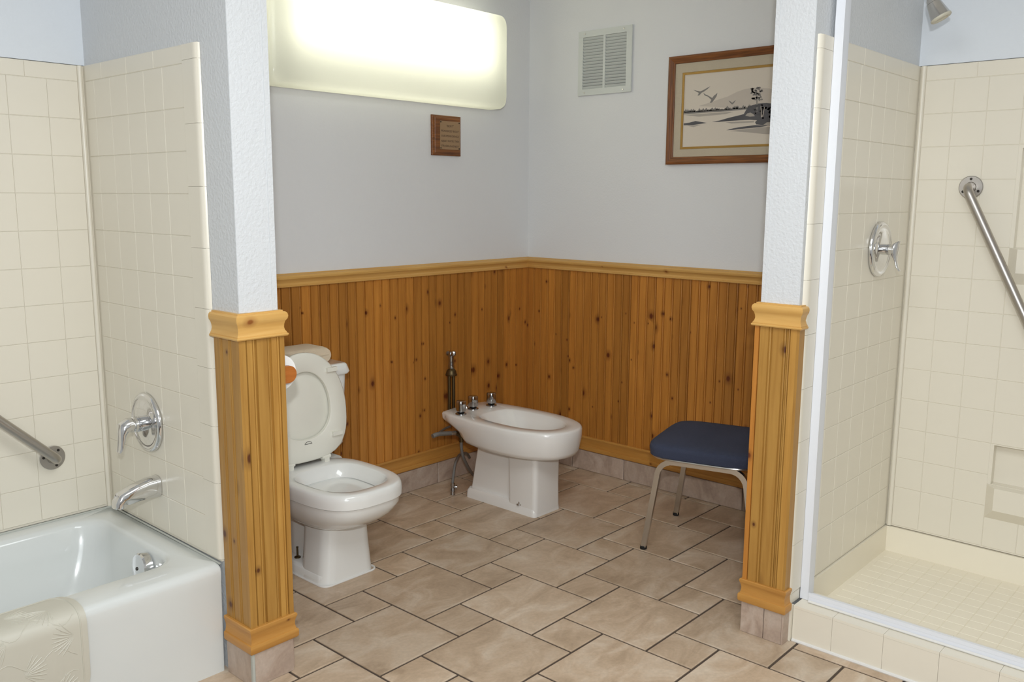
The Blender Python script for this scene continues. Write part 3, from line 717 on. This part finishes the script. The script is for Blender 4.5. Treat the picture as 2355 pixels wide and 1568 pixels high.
bm = B(); loft(bm, [rrect(tc-.243, tc+.257, -.300, -.04, .7085, .03), rrect(tc-.246, tc+.262, -.303, -.038, .716, .03), rrect(tc-.240, tc+.254, -.297, -.04, .744, .03), rrect(tc-.234, tc+.248, -.291, -.046, .7505, .028)]); obj('tank_lid', bm, 'porcelain', to, smooth=True, angle=50)
bm = B(); lathe(bm, (tc-.18, -.289, .66), (0, -1, 0), [(.014, 0), (.013, .008), (.007, .010), (.007, .016)], 18); tube(bm, [(tc-.18, -.303, .66), (tc-.13, -.305, .655), (tc-.10, -.305, .652)], [.006, .0055, .006], 10); obj('flush_lever', bm, 'chrome', to, smooth=True)
# raised seat and lid
def yy(z): return -.340+(z-.40)*.055
def up(cx, z0, z1, a, off, n_=2.05, N=56, wid=.42, nb=2.9):
    zc = z0+(z1-z0)*wid; out = []
    for i in range(N):
        t = 2*pi*i/N; c, s = cos(t), sin(t)
        nn = n_ if s > 0 else nb; x = a*math.copysign(abs(c)**(2/nn), c); zz = math.copysign(abs(s)**(2/nn), s); zz *= (z1-zc) if zz > 0 else (zc-z0)
        out.append(Vector((cx+x, yy(zc+zz)+off, zc+zz)))
    return out
bm = B(); loft(bm, [up(tc, .418, .817, .184, .0165), up(tc, .415, .821, .188, .012), up(tc, .415, .821, .188, .004), up(tc, .419, .817, .184, .0005)]); lid = obj('lid', bm, 'seat_plastic', to, smooth=True, angle=50)
bm = B(); loft(bm, [up(tc, .404, .823, .190, -.003), up(tc, .402, .827, .193, -.008), up(tc, .403, .826, .192, -.017), up(tc, .409, .820, .186, -.0215),
                    up(tc, .484, .758, .121, -.0215, 2.1, nb=2.3), up(tc, .489, .753, .116, -.018, 2.1, nb=2.3), up(tc, .489, .753, .116, -.005, 2.1, nb=2.3), up(tc, .484, .758, .121, -.003, 2.1, nb=2.3)], closed=True); seat = obj('seat', bm, 'seat_plastic', to, smooth=True, angle=50)
for sx in (-1, 1):
    for zz, xo in ((.748, .125), (.492, .135)):
        bm = B(); y_ = yy(zz)-.0215; box(bm, tc+sx*xo-.023, tc+sx*xo+.023, y_-.012, y_+.001, zz-.008, zz+.008); obj('bumper', bm, 'seat_plastic', seat, bevel=.003)
    bm = B(); xh = tc+sx*.083; box(bm, xh-.011, xh+.011, -.362, -.338, .386, .402); lathe(bm, (xh-.020, -.350, .405), (1, 0, 0), [(.0095, 0), (.0095, .040)], 16); obj('hinge', bm, 'seat_plastic', to, smooth=True)
    bm = B(); lathe(bm, (tc+sx*.080, -.378, .040), (0, 0, 1), [(.013, 0), (.012, .006), (.004, .0085), (.0035, .042), (.0045, .0425), (.0045, .046)], 14); obj('bolt', bm, 'brass_dark', to, smooth=True)
bm = B(); tube(bm, [(tc-.016+i*.0032, yy(.478)-.0025-.0195, .476+.007*sin(pi*i/10)) for i in range(11)], .0009, 6); tube(bm, [(tc-.017, yy(.474)-.022, .4735), (tc+.017, yy(.474)-.022, .4735)], .001, 6); obj('maker_mark', bm, 'dark_screw', seat)
bm = B(); lp = rrect(tc-.1245, tc+.1245, -.609, -.14, .002, .03); tube(bm, lp+[lp[0]], .0042, 8); obj('caulk_line', bm, 'caulk', to, smooth=True)

tw = empty('folded_towel', (-1.66, -.15, .7515), 'cream towel folded on top of the toilet tank', 'towel')
bm = B()
def tws(i, z_top, z_bot, x0, x1):
    return None
sec = []
for yv, sc_ in ((-.222, .90), (-.214, .97), (-.20, 1), (-.10, 1), (-.082, .97), (-.076, .90)):
    lp = []; x0, x1, z0, z1 = -1.87, -1.475, .7515, .7515+.062*sc_
    r = (z1-z0)/2
    for k in range(13):
        a = radians(-90+180*k/12); lp.append(Vector((x1-r*.95+r*.95*cos(a), yv, (z0+z1)/2+r*sin(a))))
    lp += [Vector((x0+.02, yv, z1-.001)), Vector((x0, yv, z1-.012)), Vector((x0, yv, z0+.004)), Vector((x0+.015, yv, z0))]
    sec.append(lp)
loft(bm, sec); obj('towel_fold', bm, 'towel', tw, smooth=True, angle=50)
bm = B(); pts = [(-1.86, -.2225, .783), (-1.7, -.2228, .785), (-1.52, -.2228, .782), (-1.487, -.222, .782)]; tube(bm, pts, .003, 8); obj('fold_edge', bm, 'towel', tw, smooth=True)

# toilet paper on its wooden holder, on the toilet side of the partition
hz, hx, hy = .891, -2.1545, -.905
hl = empty('paper_holder', (XP2+.016, -.84, hz), 'wooden toilet paper holder on the partition beside the toilet', 'paper holder')
bm = B(); box(bm, XP2+.0102, XP2+.0160, -.925, -.745, hz-.032, hz+.032); obj('back_plate', bm, 'holder_wood', hl, bevel=.003)
for yv in (-.914, -.756):
    bm = B(); lp = []
    for k in range(13):
        a = radians(-90+180*k/12); lp.append((hx+.012+.026*cos(a), hz+.026*sin(a)))
    lp += [(XP2+.0162, hz+.026), (XP2+.0162, hz-.026)]
    loft(bm, [[Vector((x_, yv-.007, z_)) for x_, z_ in lp], [Vector((x_, yv+.007, z_)) for x_, z_ in lp]]); obj('arm', bm, 'holder_wood', hl, bevel=.002, seg=1)
bm = B(); lathe(bm, (hx, -.9065, hz), (0, 1, 0), [(.011, 0), (.011, .143)], 16); obj('spindle', bm, 'holder_wood', hl, smooth=True)
bm = B(); rl = [(.054, 0), (.055, .002), (.055, .103), (.054, .105), (.021, .105), (.021, 0)]
d_, u_, v_ = frame_of((0, 1, 0)); o_ = Vector((hx+.0065, -.8845, hz))
loft(bm, [[o_+d_*hh+(u_*cos(2*pi*k/40)+v_*sin(2*pi*k/40))*r for k in range(40)] for r, hh in rl], closed=True)
tag(obj('toilet_paper_roll', bm, 'tissue', smooth=True), 'white toilet paper roll on the wooden holder', 'toilet paper')

# ------------------------------------------------------------------ bidet
bc = -.652
bi = empty('bidet', (bc, -.5, 0), 'white porcelain bidet with three chrome taps, below the wooden plaque', 'bidet')
bm = B()
loft(bm, [rrect(bc-.094, bc+.094, -.702, -.262, 0, .022), rrect(bc-.092, bc+.092, -.699, -.264, .034, .022), rrect(bc-.084, bc+.084, -.69, -.27, .046, .022)])
loft(bm, [rrect(bc-.092+i, bc+.092-i, -.701, -.535+b2, z, .022) for z, i, b2 in ((.0, 0, 0), (.12, .004, .006), (.24, .003, .008), (.30, .0, .006))])
loft(bm, [rrect(bc-.066, bc+.066, -.56, -.266-.2*z, z, .012) for z in (.0, .30)])
obj('pedestal', bm, 'porcelain_bidet', bi, smooth=True, angle=50)
def bout(z, yb_, yf, a, ar, yw=-.52, N=14, rc=.02):
    """bidet outline: straight back, sides widening to a, round front"""
    pts = []
    for k in range(5):                      # back-right corner to back-left corner
        t = k/4; pts.append((ar-2*ar*t, yb_-(rc*.6 if k in (0, 4) else 0)))
    L = []
    for k in range(1, N+1):
        t = k/N; y_ = yb_+(yw-yb_)*t; L.append((-(ar+.012*(1 if t > .08 else 0)+(a-ar-.012)*sin(t*pi/2)**.9), y_-.012*(1-t)))
    for k in range(1, 2*N):
        a_ = pi/2*k/N; c, s = cos(a_), sin(a_)
        L.append((-a*math.copysign(abs(c)**(2/2.35), c), yw+(yf-yw)*abs(s)**(2/2.35)))
    R = []
    for k in range(N, 0, -1):
        t = k/N; y_ = yb_+(yw-yb_)*t; R.append((ar+.012*(1 if t > .08 else 0)+(a-ar-.012)*sin(t*pi/2)**.9, y_-.012*(1-t)))
    return [Vector((bc+x, y_, z)) for x, y_ in pts+L+R]
bm = B()
loft(bm, [bout(.274, -.33, -.74, .105, .075), bout(.278, -.30, -.785, .152, .108), bout(.288, -.283, -.820, .178, .125), bout(.306, -.270, -.830, .186, .136), bout(.335, -.255, -.836, .191, .142), bout(.352, -.215, -.840, .193, .144), bout(.372, -.162, -.843, .194, .143), bout(.380, -.152, -.843, .194, .144), bout(.402, -.150, -.843, .194, .145), bout(.409, -.153, -.839, .190, .142), bout(.412, -.160, -.832, .183, .136),
          bout(.412, -.335, -.775, .132, .098), bout(.4085, -.341, -.768, .126, .092), bout(.382, -.37, -.745, .112, .075), bout(.340, -.42, -.70, .082, .05), bout(.325, -.47, -.64, .05, .03)])
obj('basin', bm, 'porcelain_bidet', bi, smooth=True, angle=50)
for u, v in ((1060, 952), (1088, 940), (1130, 932)):
    q = px(u, v, 2, .413)
    bm = B(); lathe(bm, (q.x, q.y, .4118), (0, 0, 1), [(.0265, 0), (.0265, .004), (.019, .0085), (.012, .011)], 24); tb = obj('tap', bm, 'chrome_dark', bi, smooth=True)
    bm = B(); lathe(bm, (q.x, q.y, .4118), (0, 0, 1), [(.0165, .0105), (.0165, .0145)], 20); obj('washer', bm, 'rubber', tb, smooth=True)
    bm = B()
    lps = []
    for r_, hh in ((.020, .0145), (.0225, .019), (.0215, .044), (.0225, .060), (.019, .066), (.010, .0675), (.001, .068)):
        lps.append([Vector((q.x+cos(2*pi*k/24)*r_*(1-.07*cos(8*pi*k/24)), q.y+sin(2*pi*k/24)*r_*(1-.07*cos(8*pi*k/24)), .4118+hh)) for k in range(24)])
    loft(bm, lps); obj('knob', bm, 'chrome_dark', tb, smooth=True, angle=45)
q = px(1073, 936, 2, .412); bm = B(); lathe(bm, (q.x, q.y, .4118), (0, 0, 1), [(.009, 0), (.008, .004), (.0001, .005)], 14); obj('plug', bm, 'chrome_worn', bi, smooth=True)
bm = B(); lathe(bm, (bc-.088, -.605, .040), (0, 0, 1), [(.013, 0), (.012, .005), (.005, .007), (.0045, .014), (.0001, .015)], 14); obj('bolt', bm, 'chrome_worn', bi, smooth=True)
bm = B()
for k, (z_, L_) in enumerate(((.3955, .016), (.3905, .014))):
    box(bm, bc-.1585, bc-.1572, -.205-L_, -.196, z_-.0007, z_+.0007)
obj('maker_mark', bm, 'ink_mid', bi)
# vacuum breaker on two brass pipes behind the bidet
vb = empty('vacuum_breaker', (-.665, -.085, .33), 'old brass and chrome valve on two pipes rising behind the bidet', 'pipe valve')
c0 = px(1038, 860, 1, -.085)
for dx in (-.0145, .0145):
    bm = B(); tube(bm, smooth_path([(c0.x+dx, -.215, .325), (c0.x+dx, -.150, .328), (c0.x+dx, -.100, .338), (c0.x+dx, -.085, .37), (c0.x+dx, -.085, .45), (c0.x+dx, -.085, c0.z-.004)], 5), .0085, 12); obj('pipe', bm, 'brass_dark', vb, smooth=True)
bm = B(); lathe(bm, (c0.x, -.085, c0.z-.006), (0, 0, 1), [(.0285, 0), (.029, .006), (.026, .010), (.024, .021), (.019, .029), (.013, .034)], 24); obj('collar', bm, 'brass_dark', vb, smooth=True)
bm = B(); lathe(bm, (c0.x, -.085, c0.z), (0, 0, 1), [(.0145, .028), (.0165, .034), (.0145, .050), (.0135, .078), (.0155, .090), (.014, .096)], 20); obj('stem', bm, 'chrome_dark', vb, smooth=True)
bm = B(); lps = [[Vector((c0.x+cos(2*pi*k/40)*r_*(1+.22*cos(5*2*pi*k/40)), -.085+sin(2*pi*k/40)*r_*(1+.22*cos(5*2*pi*k/40)), c0.z+hh)) for k in range(40)] for r_, hh in ((.016, .092), (.0215, .096), (.022, .108), (.018, .114))]
loft(bm, lps); obj('knob', bm, 'chrome_dark', vb, smooth=True, angle=45)
# angle stop and braided hoses beside the bidet
q = px(1041, 1137, 2, 0)
sv = empty('stop_valve', q, 'chrome stop valve on the floor beside the bidet', 'valve')
bm = B(); lathe(bm, (q.x, q.y, 0.0005), (0, 0, 1), [(.013, 0), (.0115, .012), (.0105, .03), (.0085, .034), (.0085, .04), (.0105, .042), (.0105, .056), (.007, .060)], 20); obj('valve_body', bm, 'chrome_dark', sv, smooth=True)
bm = B(); lathe(bm, (q.x, q.y, .038), (RGT.x, RGT.y, 0), [(.005, 0), (.005, .014), (.011, .0145), (.010, .022), (.002, .023)], 16); obj('handle', bm, 'chrome_dark', sv, smooth=True)
v0 = Vector((q.x, q.y, .059))
bm = B(); hp = smooth_path([v0, px(1043, 1090, 1, q.y+.005), px(1047, 1065, 1, q.y+.02), px(1057, 1046, 1, q.y+.06), px(1072, 1042, 1, q.y+.09), px(1080, 1052, 1, q.y+.11)], 8)
tube(bm, hp, .0068, 10); tag(obj('supply_hose', bm, 'braid', smooth=True), 'thin grey braided hose rising from the stop valve behind the bidet', 'hose')
e0 = empty('bidet_hose', px(1060, 1010, 1, -.235), 'braided hose and chrome fitting hanging under the back of the bidet', 'hose')
bm = B(); tube(bm, smooth_path([px(1061, 1008, 1, -.235), px(1061, 1028, 1, -.235), px(1066, 1052, 1, -.225), px(1080, 1080, 1, -.20), px(1092, 1095, 1, -.18)], 8), .0075, 10); obj('hose', bm, 'braid', e0, smooth=True)
bm = B(); tube(bm, smooth_path([px(1061, 1016, 1, -.235), px(1060, 1003, 1, -.235), px(1052, 997, 1, -.235), px(1046, 995, 1, -.235)], 6), .0115, 12); obj('elbow', bm, 'brass_dark', e0, smooth=True)
bm = B(); tube(bm, smooth_path([px(1048, 995, 1, -.235), px(1036, 996, 1, -.235), px(1018, 997, 1, -.24), px(1004, 999, 1, -.25), px(995, 1003, 1, -.25)], 6), .0105, 12); obj('side_hose', bm, 'braid', e0, smooth=True)
bm = B(); tube(bm, [px(1051, 996, 1, -.235), px(1036, 996, 1, -.235)], .0105, 14); obj('coupling', bm, 'chrome', e0, smooth=True)
bm = B(); tube(bm, smooth_path([px(1000, 1003, 1, -.245), px(1012, 993, 1, -.15), px(1024, 985, 1, -.11), px(1036, 980, 1, -.10)], 6), .0055, 10); obj('thin_hose', bm, 'braid', e0, smooth=True)

# ------------------------------------------------------------------ chair
ca = radians(14.5); U = Vector((cos(ca), sin(ca), 0)); V = Vector((sin(ca), -cos(ca), 0)); CC = Vector((-.462, -1.425, 0))
def C(u, v, z): return CC+U*u+V*v+Vector((0, 0, z))
ch = empty('stacking_chair', CC, 'chair with navy fabric seat and chrome square-tube legs', 'chair')
def seatloop(z, a, b2, n_=5.6): return [C(x.x, x.y, z) for x in sup(0, 0, 0, a, b2, b2, n_, 64)]
bm = B(); loft(bm, [seatloop(.405, .228, .214), seatloop(.408, .237, .223), seatloop(.436, .2405, .2265), seatloop(.449, .2375, .2235), seatloop(.4555, .228, .214), seatloop(.4595, .19, .175), seatloop(.461, .10, .09)]); obj('seat', bm, 'navy', ch, smooth=True, angle=60)
bm = B(); lp = [C(x.x, x.y, .401) for x in sup(0, 0, 0, .228, .214, .214, 5.0, 64)]
tube(bm, lp+[lp[0]], .005, 8); obj('seat_trim', bm, 'chrome_worn', ch, smooth=True)
SQ = [(-.0105, -.0105), (.0105, -.0105), (.0105, .0105), (-.0105, .0105)]
for su, uk, uf in ((-1, -.190, -.190), (1, .205, .252)):
    pts = [C(uf, -.226, .010), C(uk+(uf-uk)*.25, -.178, .318)]
    def arc(cv, a0, a1, R):
        o = []
        for k in range(7):
            a = radians(a0+(a1-a0)*k/6); o.append((cv+R*cos(a), .318+R*sin(a)))
        return o
    for v_, z_ in arc(-.112, 170, 90, .066): pts.append(C(uk, v_, z_))
    for v_, z_ in arc(.112, 90, 10, .066): pts.append(C(uk, v_, z_))
    pts += [C(uf, .226, .010)]
    bm = B(); tube(bm, pts, 0, sect=SQ, up=U); obj('leg_frame', bm, 'chrome_worn', ch, smooth=True, angle=30)
    for v_ in (-.227, .227):
        bm = B(); c = C(uf, v_, 0); lathe(bm, c, (0, 0, 1), [(.0135, .0005), (.0145, .006), (.0135, .014)], 16); obj('foot_cap', bm, 'rubber', ch, smooth=True)
bm = B(); tube(bm, [C(-.19, -.10, .386), C(.205, -.10, .386)], .009, 10); obj('cross_bar', bm, 'chrome_worn', ch, smooth=True)
bm = B(); tube(bm, [C(-.19, .10, .386), C(.205, .10, .386)], .009, 10); obj('cross_bar', bm, 'chrome_worn', ch, smooth=True)

# ------------------------------------------------------------------ wall lamp
la = empty('wall_lamp', (-.95, -.01, 2.07), 'long glowing wall lamp with a rounded white diffuser, above the plaque', 'wall lamp')
lx0, lx1, lz0, lz1 = -1.635, -.285, 1.846, 2.290
def lrr(y_, i, r):
    return [Vector((p.x, y_, p.y)) for p in rrect(lx0+i, lx1-i, lz0+i, lz1-i, 0, r, 8)]
bm = B(); loft(bm, [lrr(-.020, 0, .045), lrr(-.085, 0, .045), lrr(-.100, .004, .045), lrr(-.109, .012, .05), lrr(-.114, .026, .06), lrr(-.116, .06, .07)], (False, True)); obj('diffuser', bm, 'acrylic', la, smooth=True, angle=70)
bm = B(); loft(bm, [lrr(-.0005, .012, .04), lrr(-.019, .012, .04)]); obj('back_plate', bm, 'white_metal', la)
for z_ in (2.065, 2.205):
    bm = B(); lathe(bm, (lx0+.10, -.050, z_), (1, 0, 0), [(.0185, 0), (.0185, lx1-lx0-.20)], 16); obj('tube', bm, 'tube_glow', la, smooth=True)

# ------------------------------------------------------------------ plaque
pq = empty('plaque', (-.617, -.001, 1.61), 'small oak plaque with engraved bronze plate on the wall below the lamp', 'plaque')
bx0, bx1, bz0, bz1 = -.706, -.518, 1.612, 1.799
bm = B(); qr = lambda y_, i: [Vector((bx0+i, y_, bz0+i)), Vector((bx1-i, y_, bz0+i)), Vector((bx1-i, y_, bz1-i)), Vector((bx0+i, y_, bz1-i))]
loft(bm, [qr(-.0005, 0), qr(-.010, 0), qr(-.012, .003), qr(-.014, .010), qr(-.018, .013), qr(-.019, .014)]); obj('board', bm, 'oak_x', pq)
bm = B(); box(bm, -.6645, -.5325, -.0205, -.0192, 1.641, 1.773); pl = obj('plate', bm, 'plate_bronze', pq)
for x_ in (-.659, -.538):
    for z_ in (1.6465, 1.7675):
        bm = B(); lathe(bm, (x_, -.0206, z_), (0, -1, 0), [(.0036, 0), (.003, .0012), (.0001, .0015)], 10); obj('screw', bm, 'dark_screw', pq, smooth=True)
for k, (s_, hh) in enumerate((('"BIDET"', .0145), ('PRONOUNCED "BE-DAY"', .0132), ('EUROPEAN DEVICE', .0132), ('ADJUST WATER, THEN', .0132), ('STRADDLE & ENJOY', .0132))):
    cu = bpy.data.curves.new('text', 'FONT'); cu.body = s_; cu.size = hh; cu.align_x = 'CENTER'; cu.extrude = .0001
    tmp = bpy.data.objects.new('tmp_text', cu); COL.objects.link(tmp); bpy.context.view_layer.update()
    me = bpy.data.meshes.new_from_object(tmp.evaluated_get(bpy.context.evaluated_depsgraph_get())); bpy.data.objects.remove(tmp)
    sx = 1.0
    wd = max(v.co.x for v in me.vertices)-min(v.co.x for v in me.vertices)
    sx = min(1, .118/wd)
    for v in me.vertices: v.co = Vector((v.co.x*sx, -v.co.z, v.co.y))
    me.materials.clear(); link('lettering', me, 'engraving', pl, (-.5985, -.0207, 1.7455-k*.0232))

# ------------------------------------------------------------------ air vent
ve = empty('air_vent', (-.001, -.49, 1.918), 'white louvred air return grille on the wall left of the framed print', 'air vent')
vy0, vy1, vz0, vz1 = -.650, -.331, 1.918, 2.225
bm = B(); box(bm, -.003, -.0006, vy0+.02, vy1-.02, vz0+.02, vz1-.02); obj('dark_backing', bm, 'vent_dark', ve)
bm = B(); box(bm, -.011, -.0031, vy0, vy1, vz0, vz0+.030); box(bm, -.011, -.0031, vy0, vy1, vz1-.030, vz1); box(bm, -.011, -.0031, vy0, vy0+.031, vz0+.0301, vz1-.0301); box(bm, -.011, -.0031, vy1-.028, vy1, vz0+.0301, vz1-.0301)
ym = (vy0+vy1)/2+.0015
box(bm, -.011, -.0031, ym-.0065, ym+.0065, vz0+.0301, vz1-.0301); obj('frame', bm, 'vent_white', ve)
NSL = 17; hsl = (vz1-vz0-.0602)/NSL
for a, b2 in ((vy0+.0315, ym-.007), (ym+.007, vy1-.0285)):
    for k in range(NSL):
        z_ = vz0+.0301+hsl*(k+.5)
        bm = B(); box(bm, -.0080, -.0072, a, b2, z_-hsl*.50, z_+hsl*.50, Matrix.Rotation(radians(-38), 3, 'Y'), Vector((-.0074, 0, z_))); obj('slat', bm, 'vent_white', ve)
for y_ in (vy0+.046, vy1-.040):
    for z_ in (vz0+.013, vz1-.013):
        bm = B(); lathe(bm, (-.0112, y_, z_), (-1, 0, 0), [(.0042, 0), (.0034, .002), (.0001, .0024)], 10); obj('screw', bm, 'chrome_worn', ve, smooth=True)

# ------------------------------------------------------------------ framed print
pc = empty('framed_print', (-.001, -1.22, 1.572), 'oak framed landscape print with flying birds on the wall above the chair', 'picture')
fy0, fy1, fz0, fz1, fw = -1.585, -.862, 1.572, 2.055, .033
fp = [(0, .0), (0, .018), (.004, .0215), (.010, .0225), (.018, .0195), (.024, .0165), (.029, .016), (fw, .0135), (fw, .0)]
corners = [(fy1, fz0), (fy0, fz0), (fy0, fz1), (fy1, fz1)]
def inset(i, d):
    (y_, z_) = corners[i]
    return Vector((-.001-d[1], y_+(-d[0] if y_ == fy1 else d[0]), z_+(d[0] if z_ == fz0 else -d[0])))
for i in range(4):
    bm = B(); j = (i+1) % 4; loft(bm, [[inset(i, d) for d in fp], [inset(j, d) for d in fp]])
    obj('frame_rail', bm, 'oak_y' if i in (0, 2) else 'oak_z', pc, smooth=True, angle=30)
my0, my1, mz0, mz1 = fy0+fw+.0005, fy1-fw-.0005, fz0+fw+.0005, fz1-fw-.0005
ay0, ay1, az0, az1 = fy0+.080, -.942, 1.650, 1.970
bm = B()
for (a, b2, c, d) in ((my0, my1, mz0, az0-.0105), (my0, my1, az1+.0105, mz1), (my0, ay0-.0105, az0-.0104, az1+.0104), (ay1+.0105, my1, az0-.0104, az1+.0104)): box(bm, -.0095, -.0068, a, b2, c, d)
obj('mat_board', bm, 'mat_board', pc)
bm = B()
for (a, b2, c, d) in ((ay0-.010, ay1+.010, az0-.010, az0), (ay0-.010, ay1+.010, az1, az1+.010), (ay0-.010, ay0, az0+.0001, az1-.0001), (ay1, ay1+.010, az0+.0001, az1-.0001)): box(bm, -.0085, -.0050, a, b2, c, d)
obj('gold_fillet', bm, 'fillet_gold', pc)
bm = B(); box(bm, -.0048, -.0015, ay0-.008, ay1+.008, az0-.008, az1+.008); art = obj('print_sheet', bm, 'art_paper', pc)
def az(X, Y): # pixels of the photograph's zoom on the print -> place on the sheet
    q = px(1300+X/4.238, 30+Y/4.238, 0, -.005); return q
def flat(name, polys, mat, lift):
    from mathutils.geometry import tessellate_polygon
    bm = B()
    for pts in polys:
        vs = [az(*p) for p in pts]
        f = [Vector((-.0050-lift, max(ay0+.001, min(ay1-.001, v.y)), max(az0+.001, min(az1-.001, v.z)))) for v in vs]
        bv = [bm.verts.new(v) for v in f]
        for t in tessellate_polygon([f]):
            try: bm.faces.new([bv[i] for i in t])
            except ValueError: pass
    return obj(name, bm, mat, art)
RX = 2450
flat('hill', [[(1300, 905), (1420, 870), (1500, 840), (1580, 815), (1680, 765), (1760, 738), (1860, 728), (1990, 735), (2150, 780), (RX, 830), (RX, 900), (1600, 925)]], 'ink_pale', .0001)
rnd = random.Random(3)
def blob(cx, cy, rx, ry, n_=18, rough=.25):
    return [(cx+rx*cos(2*pi*k/n_)*(1+rough*rnd.uniform(-1, 1)), cy-ry*sin(2*pi*k/n_)*(1+rough*rnd.uniform(-1, 1))) for k in range(n_)]
trees = []; xx = 1160
while xx < 1990:
    by = 972-(xx-1155)*.072; h_ = rnd.choice((14, 20, 26, 34, 40)); w_ = rnd.uniform(12, 24)
    trees.append([(xx-w_, by), (xx-w_*.6, by-h_*.5), (xx-w_*.2, by-h_*.8), (xx, by-h_), (xx+w_*.3, by-h_*.7), (xx+w_*.7, by-h_*.45), (xx+w_, by)]); xx += w_*rnd.uniform(.7, 1.5)
flat('far_trees', trees+[[(1155, 968), (1400, 950), (1700, 930), (2000, 905), (2000, 925), (1750, 940), (1600, 955), (1400, 968), (1155, 988)]], 'ink_mid', .0002)
flat('shore', [[(1740, 985), (1765, 940), (1800, 905), (1880, 882), (1960, 876), (2080, 890), (RX, 905), (RX, 1105), (2100, 1105), (1980, 1098), (1860, 1085), (1850, 1062), (1870, 1045), (1800, 1040), (1700, 1045), (1600, 1052), (1500, 1060), (1430, 1058), (1500, 1048), (1590, 1022), (1680, 1000)],
               [(1570, 1142), (1640, 1122), (1740, 1106), (1850, 1092), (1980, 1096), (1900, 1112), (1760, 1124), (1640, 1138)],
               [(1155, 1075), (1210, 1068), (1270, 1052), (1330, 1062), (1378, 1070), (1320, 1080), (1240, 1092), (1155, 1094)]], 'ink_dark', .0003)
flat('reflection', [[(1160, 994), (1420, 975), (1640, 962), (1560, 985), (1300, 1010)], [(1600, 1150), (1760, 1130), (1980, 1108), (RX, 1112), (RX, 1175), (1950, 1180), (1760, 1160)], [(1190, 1098), (1330, 1086), (1250, 1112)], [(1560, 1064), (1840, 1050), (1840, 1066), (1620, 1076)]], 'ink_wash', .00015)
flat('tall_tree', [blob(1868+rnd.uniform(-55, 55), 800+rnd.uniform(-75, 62), 11, 9, 7, .4) for k in range(44)]+[[(1864, 760), (1871, 760), (1876, 960), (1862, 960)]], 'ink_mid', .0004)
flat('bush', [blob(1900+rnd.uniform(-60, 110), 955+rnd.uniform(-60, 70), 15, 12, 7, .4) for k in range(44)], 'ink_dark', .00045)
flat('birch', [[(1905, 905), (1910, 905), (1918, 1015), (1908, 1015)], [(1940, 915), (1945, 915), (1928, 1010), (1920, 1010)]], 'ink_pale', .0006)
flat('rock', [[(1755, 1000), (1775, 978), (1805, 970), (1835, 985), (1850, 1005), (1800, 1010)], [(1930, 1090), (1965, 1065), (2010, 1062), (2040, 1085), (1985, 1098)]], 'ink_wash', .0005)
flat('bird', [[(1250, 748), (1285, 757), (1316, 764), (1350, 748), (1388, 726), (1414, 714), (1388, 740), (1352, 766), (1330, 776), (1308, 802), (1290, 806), (1302, 778), (1275, 764)]], 'ink_mid', .0003)
flat('bird', [[(1345, 775), (1362, 790), (1400, 808), (1432, 828), (1450, 805), (1484, 778), (1474, 812), (1452, 846), (1430, 872), (1408, 876), (1424, 846), (1392, 815), (1358, 802)]], 'ink_mid', .0003)
flat('bird', [[(1590, 852), (1612, 862), (1627, 874), (1645, 860), (1664, 846), (1650, 870), (1632, 890), (1622, 888), (1605, 872)]], 'ink_mid', .0003)
